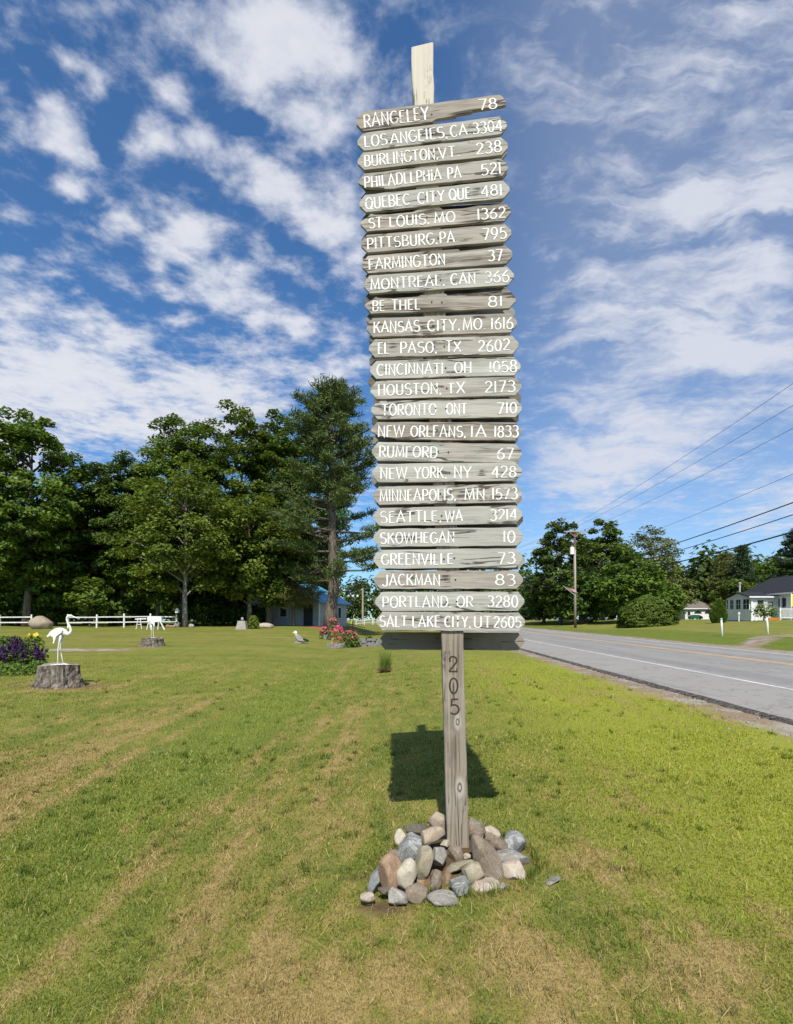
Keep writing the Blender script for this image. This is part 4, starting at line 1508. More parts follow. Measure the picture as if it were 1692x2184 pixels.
def broadleaf(seed, H, rad, crown_base, leafmat, bark, leaf=0.20, clumps=95, per=90, trunk_r=0.28, top_flat=0.0, open_=0.0, name='broadleaf_tree', flat=0.50, bare=0, lean=0.0):
    """returns (trunk mesh builder, crown mesh); base at origin"""
    r = np.random.default_rng(seed)
    tr = MB()
    hb = crown_base
    n = 9
    wob = r.normal(size=(n, 2)) * 0.10 * trunk_r / 0.28
    wob[0] = 0
    wob = np.cumsum(wob, 0)
    zs = np.linspace(-0.15, H * 0.80, n)
    pts = [Vector((wob[i, 0] + lean * zs[i], wob[i, 1], zs[i])) for i in range(n)]
    rr = [trunk_r * (1.25 if i == 0 else 1) * (1 - 0.85 * i / (n - 1)) + 0.02 for i in range(n)]
    tr.tube(pts, rr, 8)
    cz = (hb + H) / 2
    rz = (H - hb) / 2
    cen = []
    tries = 0
    while len(cen) < clumps and tries < 9000:
        tries += 1
        p = r.normal(size=3)
        p /= np.linalg.norm(p)
        q = (0.45 + 0.55 * r.random() ** 0.6)
        z = p[2] * q
        # crown wider in its lower-middle
        wfac = (1 - 0.30 * max(z, 0) ** 1.5) * (1 + 0.08 * math.sin(seed + 3 * math.atan2(p[1], p[0])) + 0.10 * math.sin(seed * 1.7 + 5 * math.atan2(p[1], p[0]) + 3 * z))
        c = np.array([p[0] * q * rad * wfac, p[1] * q * rad * wfac, cz + z * rz])
        md = 0.30 * rad / math.sqrt(clumps / 60.0) * 1.15
        if all(np.linalg.norm((c - d) * (1, 1, 1.35)) > md for d in cen):
            cen.append(c)
    cen = np.array(cen)
    Cs, Ns, Ss, Rn = [], [], [], []
    for c in cen:
        cr = rad * (0.20 + 0.14 * r.random()) / math.sqrt(clumps / 95.0)
        k = int(per * (0.6 + 0.8 * r.random()))
        p = r.normal(size=(k, 3))
        p /= np.linalg.norm(p, axis=1, keepdims=True)
        p *= (r.random(k) ** 0.45)[:, None]
        off = p * (cr, cr, cr * flat)
        # outer rim droops
        off[:, 2] -= 0.30 * cr * (np.hypot(p[:, 0], p[:, 1]) ** 2)
        Cs.append(c + off)
        out = c - np.array([0, 0, cz - 0.2 * rz])
        out = out / (np.linalg.norm(out) + 1e-6)
        nn = np.array([0, 0, 0.85]) + out * 0.45 + r.normal(size=(k, 3)) * 0.50
        nn /= np.linalg.norm(nn, axis=1, keepdims=True)
        Ns.append(nn)
        Ss.append(leaf * (0.6 + 0.8 * r.random(k)))
        base = 0.25 + 0.5 * r.random()
        Rn.append(np.clip(base + 0.25 * r.normal(size=k), 0, 1))
    # limbs to a share of the clumps
    order = r.permutation(len(cen))[: 26 + bare]
    for i in order:
        c = cen[i]
        d = math.hypot(c[0], c[1])
        za = max(hb * 0.75, min(c[2] - 0.55 * d, H * 0.72))
        zi = np.interp(za, zs, np.arange(n))
        k = int(min(zi, n - 2))
        a = pts[k].lerp(pts[k + 1], zi - k)
        b = Vector(c)
        m1 = a.lerp(b, 0.5) + Vector((0, 0, 0.10 * d)) + Vector(r.normal(size=3)) * 0.12
        r0 = 0.09 * trunk_r / 0.28 * (0.6 + 0.8 * r.random())
        tr.tube([a, a.lerp(m1, 0.5) + Vector(r.normal(size=3)) * 0.05, m1, m1.lerp(b, 0.6), b], [r0, r0 * .8, r0 * .6, r0 * .4, r0 * .18], 5, cap=False)
    C, N_, S_, Q = map(np.concatenate, (Cs, Ns, Ss, Rn))
    return tr, mesh_quads('crown', leaf_cards(r, C, N_, S_), leafmat, Q)


def pine(seed, H, rad, crown_base, leafmat, bark, trunk_r=0.38, whorl=0.75, needles=26, nl=0.30, top_pow=0.8, droop=0.05, sparse=0.0, twist=0.0, open_low=0.0, env_pow=1.6, nw=0.018):
    r = np.random.default_rng(seed)
    tr = MB()
    n = 12
    zs = np.linspace(-0.2, H * 0.97, n)
    wob = np.cumsum(r.normal(size=(n, 2)) * 0.06, 0)
    wob[:2] = 0
    pts = [Vector((wob[i, 0], wob[i, 1], zs[i])) for i in range(n)]
    rr = [trunk_r * (1.3 if i == 0 else 1) * (1 - i / (n - 1)) ** 0.85 + 0.025 for i in range(n)]
    tr.tube(pts, rr, 9)
    C, D, Q = [], [], []
    z = crown_base
    while z < H * 0.99:
        f = (z - crown_base) / (H - crown_base)
        k = 4 + int(r.random() * 3)
        low = open_low * (1 - sstep(0.30, 0.62, f))
        a0 = r.random() * 6.28
        env = rad * (1 - f ** env_pow) ** top_pow * (0.65 + 0.35 * min(1, f / 0.12)) + 0.25
        for j in range(k):
            if r.random() < sparse + float(low):
                continue
            a = a0 + 6.283 * j / k + r.normal() * 0.25
            L = env * (0.55 + 0.55 * r.random())
            zi = np.interp(z, zs, np.arange(n))
            i0 = int(min(zi, n - 2))
            p0 = pts[i0].lerp(pts[i0 + 1], zi - i0)
            d = Vector((math.cos(a), math.sin(a), 0))
            rise = 0.32 * f + 0.10 + r.normal() * 0.06 - droop
            p1 = p0 + d * L * 0.5 + Vector((0, 0, L * 0.5 * (rise - 0.12)))
            p2 = p0 + d * L + Vector((0, 0, L * rise * 1.05))
            r0 = 0.035 + 0.018 * L
            tr.tube([p0, p1, p2], [r0, r0 * 0.6, r0 * 0.15], 5, cap=False)
            # needle sprays along the outer two thirds and on side twigs
            m = max(3, int(L * 4.2))
            for q in range(m):
                u = 0.30 + 0.72 * q / m
                if low > 0.08 and u < 0.55:
                    continue
                pb = (p0.lerp(p1, u * 2) if u < 0.5 else p1.lerp(p2, min(1.05, u * 2 - 1)))
                side = Vector((-d.y, d.x, 0)) * r.normal() * 0.30 * L * (1.15 - u) * 1.0
                pc = np.array(pb + side + Vector((0, 0, r.normal() * 0.08 + 0.06)))
                kk = needles
                dd = r.normal(size=(kk, 3)) * (1, 1, 0.75) + np.array(d) * 0.5 + np.array([0, 0, 0.55])
                dd /= np.linalg.norm(dd, axis=1, keepdims=True)
                C.append(pc + r.normal(size=(kk, 3)) * (0.24, 0.24, 0.10))
                D.append(dd)
                Q.append(np.clip(r.random() * 0.6 + 0.2 + 0.2 * r.normal(size=kk), 0, 1))
        z += whorl * (0.75 + 0.5 * r.random()) * (1 - 0.35 * f)
    C, D, Q = map(np.concatenate, (C, D, Q))
    k = len(C)
    V = needle_tris(r, C, D, nl * (0.7 + 0.6 * r.random(k)), np.full(k, nw * 1.9))
    return tr, mesh_tris('crown', V, leafmat, Q)


def plant_tree(name, label, cat, px, Y, tm, bark, group, rotz=0.0, dz=0.0):
    p = on_ground(px, Y)
    t = thing(name, label, cat, (p[0], p[1], p[2] + dz), rotz, group)
    tr, crown = tm
    tr.build('trunk', bark, t, smooth=True)
    link(bpy.data.objects.new('crown', crown), t)
    return t


def hpx(px, py, Y):
    """height above ground of picture row py at bearing px, depth Y"""
    p = on_ground(px, Y)
    return EYE + (HY - py) / F * Y - p[2]


def wpx(w, Y):
    return w / F * Y


GW = 'trees at the edge of the left lawn'
GR = 'trees beyond the road'


def trees():
    # --- left wood: seed, px, top, half width, crown base row, depth, leaf, kind, label
    B = [
        (1, 55, 862, 112, 1265, 45, L_MAPLE, 1.0, 'tall maple standing clear against the sky at the left end of the wood'),
        (2, -75, 900, 90, 1290, 47, L_DARK, 1.0, 'broadleaf tree cut by the left edge, behind the rail fence'),
        (3, 185, 985, 70, 1290, 53, L_DARK, 1.0, 'dark lower tree filling the dip in the treetops right of the tall left-hand tree'),
        (4, 262, 962, 92, 1270, 50, L_DARK, 1.0, 'dark broadleaf tree right of the dip in the treetops'),
        (5, 395, 885, 108, 1265, 51, L_MAPLE, 1.0, 'tall maple whose stepped crown forms the left shoulder of the main tree mass'),
        (6, 505, 850, 100, 1270, 53, L_MAPLE, 1.0, 'tallest broad maple at the middle of the main tree mass'),
        (16, 660, 935, 85, 1280, 60, L_DARK, 1.0, 'dark tree mostly hidden behind the left side of the tall pine'),
        (17, 575, 1095, 62, 1292, 47.6, L_DARK, .9, 'dark tree whose low boughs shade the front of the white cottage'),
        (7, 598, 868, 84, 1275, 55, L_DARK, 1.0, 'dark tall tree between the broad maple and the big pine'),
        (8, 395, 985, 105, 1262, 44, L_LIGHT, .72, 'yellow-green maple on a bare pale trunk at the end of the white fence'),
        (9, 532, 1050, 95, 1275, 46.5, L_LIGHT, .72, 'lower green maple above the granite pedestal, in front of the main tree mass'),
        (10, 335, 1090, 80, 1285, 49, L_MAPLE, .8, 'lower leafy tree behind the white rail fence, left of the yellow-green maple'),
        (11, 20, 1100, 80, 1322, 50, L_DARK, .9, 'dark understorey tree behind the fence at the far left'),
        (12, 115, 1120, 75, 1322, 48, L_DARK, .9, 'dark understorey tree behind the big boulder'),
        (13, 455, 1120, 75, 1322, 55, L_DARK, .9, 'dark understorey tree behind the yellow-green maple'),
        (14, 600, 1080, 75, 1318, 62, L_DARK, .9, 'dark understorey tree behind the shaded white cottage'),
        (15, 240, 1135, 80, 1322, 54, L_DARK, .9, 'dark understorey tree behind the middle of the rail fence'),
    ]
    for s, px, top, hw, cb, Y, lm, dens, lab in B:
        H = hpx(px, top, Y)
        rad = wpx(hw, Y) * 1.10
        base = max(0.5, hpx(px, cb, Y))
        small = s in (8, 9, 10)
        n = 64 if small else 96
        nm = 'maple_tree' if lm in (L_MAPLE, L_LIGHT) else 'broadleaf_tree'
        tm = broadleaf(s * 13, H, rad, base, lm, BARK, leaf=0.150 if small else 0.165, clumps=int(n * (2.0 if s == 1 else 1.75 if s in (5, 6) else 1.4)), per=int(185 * dens) + 10,
                       trunk_r=0.20 if small else 0.30, bare=8 if s == 8 else 0, lean=-0.02 if s == 8 else 0)
        plant_tree(nm, lab, 'tree', px, Y, tm, BARK_G if s == 8 else BARK, GW, rotz=s)
    # tall white pine left of the sign
    Y = 44
    H = hpx(708, 822, Y)
    tm = pine(77, H, wpx(120, Y), hpx(708, 1262, Y), L_PINE, BARK, trunk_r=0.50, whorl=0.85, needles=38, nl=0.38, sparse=0.06, top_pow=0.60, open_low=0.20, env_pow=3.2, nw=0.023)
    tr = tm[0]
    # dead lower limbs and a long bough sweeping right
    r = np.random.default_rng(4)
    for k in range(16):
        z = H * (0.16 + 0.38 * r.random())
        a = r.random() * 6.28
        L = 1.2 + 2.2 * r.random()
        tr.tube([(0, 0, z), (math.cos(a) * L * .6, math.sin(a) * L * .6, z + 0.12 * L), (math.cos(a) * L, math.sin(a) * L, z - 0.05 * L)], [0.05, 0.03, 0.008], 5, cap=False)
    plant_tree('pine_tree', 'tall white pine with an open layered crown and dark trunk, immediately left of the signboards', 'tree', 706, Y, tm, BARK, GW, rotz=0.4)
    # young pine boughs low beside the pine
    tm = pine(78, hpx(640, 1145, 45), wpx(72, 45), hpx(640, 1290, 45), L_PINEY, BARK, trunk_r=0.12, whorl=0.5, needles=24, nl=0.3, top_pow=0.6)
    plant_tree('pine_tree', 'small olive-green pine in front of the shaded white cottage', 'tree', 626, 47.5, tm, BARK, GW)
    tm = broadleaf(91, hpx(192, 1225, 44.5), wpx(36, 44.5), 0.8, L_MAPLE, BARK, leaf=0.16, clumps=30, per=60, trunk_r=0.07)
    plant_tree('shrub', 'slim green sapling behind the white rail fence, right of the boulder', 'shrub', 192, 44.5, tm, BARK, GW)
    for k, (px, top, hw, lab) in enumerate(((262, 1268, 40, 'low leafy shrub behind the middle posts of the white fence'), (20, 1255, 55, 'dark shrub behind the fence at the far left'), (455, 1275, 48, 'dark low shrub in the shade right of the yellow-green maple'),
                                            (532, 1290, 30, 'dark low shrub at the left corner of the shaded white cottage'))):
        Y = 50
        tm = broadleaf(300 + k, hpx(px, top, Y), wpx(hw, Y), 0.2, L_DARK, BARK, leaf=0.17, clumps=30, per=70, trunk_r=0.06)
        plant_tree('shrub', lab, 'shrub', px, Y, tm, BARK, GW)

    # --- beyond the road
    def bl(s, px, top, hw, cbz, Y, lm, lab, clumps=70, per=80, leaf=0.24, nm='broadleaf_tree', tr_=0.25, flat=0.55):
        tm = broadleaf(s, hpx(px, top, Y), wpx(hw, Y), cbz, lm, BARK, leaf=leaf, clumps=clumps, per=per, trunk_r=tr_, flat=flat)
        return plant_tree(nm, lab, 'tree', px, Y, tm, BARK, GR, rotz=s)

    def pn(s, px, top, hw, cbz, Y, lm, lab, **k):
        tm = pine(s, hpx(px, top, Y), wpx(hw, Y), cbz, lm, BARK, **k)
        return plant_tree(k.pop('nm', 'pine_tree'), lab, 'tree', px, Y, tm, BARK, GR, rotz=s)

    bl(401, 1196, 1112, 62, 1.6, 76, L_DARK, 'dark dense round-headed tree directly behind the utility pole', 90, 110, 0.26)
    bl(402, 1288, 1108, 52, 1.4, 80, L_MAPLE, 'tall leafy tree just right of the utility pole', 90, 100, 0.26)
    bl(403, 1348, 1180, 66, 0.8, 68, L_MAPLE, 'broad leafy tree behind the big rounded bush', 85, 90, 0.24)
    bl(404, 1240, 1210, 50, 0.6, 74, L_DARK, 'low dark tree filling in below the round-headed tree', 60, 90, 0.24)
    bl(416, 1160, 1235, 40, 0.6, 84, L_DARK, 'low dark tree left of the utility pole', 50, 80, 0.26)
    bl(405, 1390, 1116, 58, 4.0, 90, L_PINEY, 'tall olive-green pine with an open rounded crown behind the leafy trees', 75, 110, 0.20, nm='pine_tree', tr_=0.3, flat=0.40)
    bl(417, 1440, 1225, 40, 1.0, 96, L_PINEY, 'olive tree low behind the right shoulder of the tall rounded pine', 55, 90, 0.22)
    bl(418, 1320, 1150, 46, 1.0, 88, L_DARK, 'dark tree filling the gap between the tall leafy tree and the rounded pine', 70, 100, 0.26)
    bl(419, 1245, 1130, 40, 1.0, 86, L_DARK, 'dark tree right behind the top of the utility pole', 70, 100, 0.26)
    bl(406, 1455, 1210, 45, 1.0, 106, L_LIGHT, 'pale olive tree in the gap between the tall pine and the far pines', 50, 70, 0.28)
    pn(407, 1500, 1195, 32, 2.5, 105, L_PINEY, 'slender distant pine above the white shed', trunk_r=0.25, whorl=1.0, needles=24, nl=0.45, top_pow=0.6, nw=0.032)
    pn(408, 1545, 1182, 38, 1.0, 92, L_PINEY, 'olive pine behind the sunroom roof', trunk_r=0.25, whorl=0.9, needles=28, nl=0.42, top_pow=0.6, nw=0.030)
    pn(409, 1590, 1163, 34, 0.6, 88, L_SPRUCE, 'dark pointed spruce rising behind the sunroom', trunk_r=0.25, whorl=0.6, needles=30, nl=0.36, top_pow=1.0, droop=0.2, nw=0.032)
    bl(410, 1640, 1190, 52, 1.0, 90, L_MAPLE, 'leafy tree behind the ridge of the dark roof', 60, 80, 0.28)
    pn(411, 1712, 1122, 62, 3.0, 82, L_SPRUCE, 'big dark pine at the right edge, behind the house', trunk_r=0.35, whorl=0.9, needles=32, nl=0.42, top_pow=0.7, nw=0.032)
    bl(412, 1480, 1245, 55, 0.5, 108, L_LIGHT, 'low light green tree behind the white shed', 55, 80, 0.26)
    bl(413, 1572, 1235, 44, 0.5, 84, L_MAPLE, 'low green tree between the arborvitae and the sunroom roof', 50, 80, 0.26)
    pn(414, 1128, 1232, 30, 0.5, 100, L_SPRUCE, 'dark spruce seen just beside the right ends of the lowest boards', trunk_r=0.25, whorl=0.7, needles=26, nl=0.42, top_pow=0.9, nw=0.034)
    bl(415, 1418, 1240, 36, 0.5, 78, L_MAPLE, 'small leafy tree right behind the shoulder of the big bush', 45, 80, 0.24)

    # big rounded bush on the bank
    r = np.random.default_rng(51)
    Y = 57
    rx, h = wpx(58, Y), hpx(1382, 1270, Y)
    k = 15000
    a = r.random(k) * 6.283
    lay = np.floor(r.random(k) * 11) / 11 + r.normal(size=k) * 0.018
    lay = lay + 0.05 * np.sin(2 * a + 6 * lay) + 0.04 * np.sin(5 * a + 17 * lay) + r.normal(size=k) * 0.012
    zz = np.clip(lay, 0.0, 1.0)
    prof = np.clip(1 - (np.clip(zz - 0.12, -0.12, 1) / 0.88) ** 2, 0.0, 1) ** 0.68
    rad_ = prof * (0.80 + 0.24 * r.random(k) ** 0.5) * (1 + 0.07 * np.sin(5 * a + 9 * lay) + 0.05 * np.sin(11 * a - 14 * lay))
    C = np.stack([np.cos(a) * rad_ * rx, np.sin(a) * rad_ * rx * 0.8, zz * h + 0.05 - 0.10 * rad_], -1)
    N_ = np.stack([np.cos(a) * 0.5, np.sin(a) * 0.5, np.full(k, 0.9)], -1) + r.normal(size=(k, 3)) * 0.35
    N_ /= np.linalg.norm(N_, axis=1, keepdims=True)
    me = mesh_quads('foliage', leaf_cards(r, C, N_, 0.13 * (0.6 + 0.8 * r.random(k)), 0.5), L_BUSH, np.clip(0.3 + 0.5 * (lay * 11 % 1) + 0.25 * r.normal(size=k), 0, 1))
    p = on_ground(1382, Y)
    t = thing('bush', 'big rounded layered bush on the bank beyond the road, right of the utility pole', 'bush', p, 0, None)
    link(bpy.data.objects.new('foliage', me), t)
    st = MB()
    for j in range(9):
        b = j * 0.7
        st.tube([(0.2 * math.cos(b), 0.2 * math.sin(b), -0.1), (rx * .55 * math.cos(b), rx * .45 * math.sin(b), h * 0.7)], [0.06, 0.02], 5)
    st.build('stem', BARK_D, t)
    # conical arborvitae by the sunroom
    k = 5000
    Y = 51
    h = hpx(1533, 1281, Y)
    rx = wpx(15, Y)
    zz = r.random(k) ** 1.2
    a = r.random(k) * 6.283
    pr = np.where(zz < 0.25, 0.75 + zz, (1 - ((zz - 0.25) / 0.75) ** 1.7)) * (0.85 + 0.2 * r.random(k))
    C = np.stack([np.cos(a) * pr * rx, np.sin(a) * pr * rx, zz * h], -1)
    D = np.stack([np.cos(a) * 0.5, np.sin(a) * 0.5, np.full(k, 0.8)], -1) + r.normal(size=(k, 3)) * 0.3
    D /= np.linalg.norm(D, axis=1, keepdims=True)
    me = mesh_tris('foliage', needle_tris(r, C, D, 0.16 + 0.1 * r.random(k), np.full(k, 0.05)), L_BUSH, r.random(k))
    t = thing('arborvitae', 'egg-shaped clipped arborvitae at the left corner of the sunroom', 'shrub', on_ground(1533, Y))
    link(bpy.data.objects.new('foliage', me), t)
    MB().tube([(0, 0, -0.1), (0, 0, h * 0.6)], [0.08, 0.03], 6).build('stem', BARK_D, t)

    # far-off wood that reads as one mass
    C, N_, S_, Q = [], [], [], []
    r = np.random.default_rng(61)
    for (x0, x1, yb, hh, nn) in ((-150, -50, 75, 15, 60), (-60, -10, 74, 14, 80), (-50, 60, 190, 14, 60), (12, 150, 128, 13, 120), (55, 190, 108, 13, 70)):
        for k in range(nn):
            x = x0 + (x1 - x0) * (k + r.random()) / nn
            y = yb + r.normal() * 4
            H = hh * (0.65 + 0.6 * r.random())
            g = gz(x, y)
            m = 320
            p = r.normal(size=(m, 3))
            p /= np.linalg.norm(p, axis=1, keepdims=True)
            p *= (0.6 + 0.4 * r.random(m))[:, None]
            wdt = (x1 - x0) / nn * (0.8 + 0.7 * r.random()) + 1.2
            C.append(np.array([x, y, g + H * 0.5]) + p * (wdt, wdt, H * 0.52))
            q = p + np.array([0, 0, 0.5]) + r.normal(size=(m, 3)) * 0.4
            N_.append(q / np.linalg.norm(q, axis=1, keepdims=True))
            S_.append(0.55 * (0.6 + 0.8 * r.random(m)))
            Q.append(np.clip(r.random() * 0.7 + 0.2 * r.normal(size=m), 0, 1))
    C, N_, S_, Q = map(np.concatenate, (C, N_, S_, Q))
    me = mesh_quads('far_wood', leaf_cards(r, C, N_, S_, 0.8), L_DARK, Q)
    o = link(bpy.data.objects.new('far_wood', me))
    tag(o, 'far-off dark wood closing the view behind the nearer trees', 'wood', kind='stuff')


trees()


# ------------------------------------------------------------------ plain paints
def plain(name, c, rough=0.6, spec=0.4, nscale=6.0, vary=0.12, b2=None):
    m, t, b = new_mat(name, rough, spec)
    tc = t.node('ShaderNodeTexCoord').outputs['Object']
    n = t.noise(tc, nscale, 5.0, 0.65)
    d = tuple(x * (1 - vary * 1.6) for x in c) if b2 is None else b2
    t.put(b.inputs['Base Color'], t.mix(t.mapr(n, 0.35, 0.7), c, d))
    return m


M_WHITE = plain('white_paint', (0.78, 0.77, 0.73), 0.55, 0.4, 7.0, 0.10)
M_FENCE = plain('fence_white', (0.74, 0.74, 0.70), 0.7, 0.3, 9.0, 0.22)
M_DKROOF = plain('dark_shingle', (0.028, 0.029, 0.034), 0.85, 0.25, 5.0, 0.3)
M_BLUEROOF = plain('blue_metal_roof', (0.09, 0.36, 0.66), 0.45, 0.5, 2.0, 0.10)
M_GREYROOF = plain('grey_shingle', (0.20, 0.175, 0.15), 0.9, 0.2, 4.0, 0.3)
M_CONC = plain('foundation', (0.32, 0.31, 0.29), 0.9, 0.2, 5.0, 0.2)
M_BLACK = plain('black_iron', (0.012, 0.012, 0.013), 0.5, 0.5, 5.0, 0.2)
M_STEEL = plain('galvanised', (0.42, 0.44, 0.46), 0.4, 0.5, 5.0, 0.1)
M_YELLOW = plain('yellow_cloth', (0.80, 0.78, 0.02), 0.7, 0.2, 3.0, 0.08)
M_GREENPL = plain('green_plastic', (0.02, 0.10, 0.055), 0.45, 0.5, 5.0, 0.1)
M_POLE = plain('pole_wood', (0.40, 0.34, 0.28), 0.9, 0.15, 14.0, 0.25)
M_RUSTP = plain('weathered_red', (0.23, 0.075, 0.045), 0.9, 0.15, 12.0, 0.3)
M_TERRA = plain('red_mulch', (0.30, 0.105, 0.055), 0.95, 0.1, 14.0, 0.3)
M_SLATE = plain('slate_stone', (0.12, 0.115, 0.115), 0.85, 0.25, 18.0, 0.45, b2=(0.30, 0.285, 0.27))
M_WIRE = plain('wire', (0.025, 0.025, 0.027), 0.6, 0.3, 3.0, 0.1)
M_EAGLE = plain('statue_grey_brown', (0.20, 0.18, 0.155), 0.8, 0.2, 18.0, 0.5, b2=(0.46, 0.43, 0.39))
M_ORANGE = plain('orange_paint', (0.62, 0.22, 0.03), 0.6, 0.3, 3.0, 0.1)


def glass_mat():
    m, t, b = new_mat('window_glass', 0.08, 0.6)
    t.put(b.inputs['Base Color'], (0.030, 0.038, 0.042))
    return m


def siding_mat(name, c, pitch=0.11):
    m, t, b = new_mat(name, 0.6, 0.35)
    tc = t.node('ShaderNodeTexCoord').outputs['Object']
    z = t.sep(tc)[2]
    fr = t.math('FRACT', t.math('DIVIDE', z, pitch))
    n = t.noise(tc, 1.5, 4.0, 0.6)
    t.put(b.inputs['Base Color'], t.mix(t.mapr(n, 0.35, 0.7), c, tuple(x * 0.88 for x in c)))
    bump(t, b, fr, 0.9, 0.02)
    return m


M_GLASS = glass_mat()
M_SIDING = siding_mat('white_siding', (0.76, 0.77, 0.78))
M_SIDING2 = siding_mat('shade_greyed_wall', (0.42, 0.44, 0.46), 0.16)  # white cottage wall, its grey has the shade of the trees put in


def stump_mat():
    m, t, b = new_mat('stump_bark', 0.95, 0.1)
    tc = t.node('ShaderNodeTexCoord').outputs['Object']
    x, y, z = t.sep(tc)
    w = t.noise(t.mapping(tc, scale=(14, 14, 3.2)), 1.0, 6.0, 0.7, 0.5)
    n = t.noise(tc, 16.0, 4.0, 0.7)
    f = t.math('ADD', t.math('MULTIPLY', w, 0.7), t.math('MULTIPLY', n, 0.3))
    c = t.ramp(f, [(0.36, (0.030, 0.024, 0.019)), (0.50, (0.150, 0.124, 0.098)), (0.66, (0.36, 0.32, 0.27))])
    t.put(b.inputs['Base Color'], c)
    bump(t, b, f, 1.0, 0.05)
    return m


M_STUMP = stump_mat()
M_CUT = plain('sawn_wood', (0.33, 0.28, 0.225), 0.9, 0.15, 9.0, 0.3, b2=(0.20, 0.165, 0.13))


def make_stump(label, px, Y, rad, h, seed):
    r = np.random.default_rng(seed)
    p = on_ground(px, Y)
    t = thing('tree_stump', label, 'tree stump', p, 0.0)
    n, k = 40, 10
    v, f = [], []
    ph = r.random(4) * 6
    for i in range(k):
        z = -0.06 + (h + 0.06) * i / (k - 1)
        fl = 1 + 0.30 * (1 - i / (k - 1)) ** 3
        for j in range(n):
            a = 6.283 * j / n
            q = rad * fl * (1 + 0.07 * math.sin(3 * a + ph[0]) + 0.06 * math.sin(7 * a + ph[1]) * (1.4 - i / k) + 0.05 * math.sin(13 * a + ph[2] + i * 0.3) + 0.030 * r.normal() * (1.3 - i / k))
            v.append((q * math.cos(a), q * math.sin(a), z + (0.025 * math.sin(2 * a + ph[3]) if i == k - 1 else 0)))
    for i in range(k - 1):
        for j in range(n):
            a, b = i * n + j, i * n + (j + 1) % n
            f.append((a, b, b + n, a + n))
    MB().add(v, f).build('bark', M_STUMP, t)
    rim = v[-n:]
    top = [(x * 0.94, y * 0.94, z - 0.004) for x, y, z in rim]
    m = MB().add(rim + top + [(0, 0, h - 0.006)], [(j, (j + 1) % n, n + (j + 1) % n, n + j) for j in range(n)] + [(n + j, n + (j + 1) % n, 2 * n) for j in range(n)])
    m.build('cut_face', M_CUT, t)
    return p, h


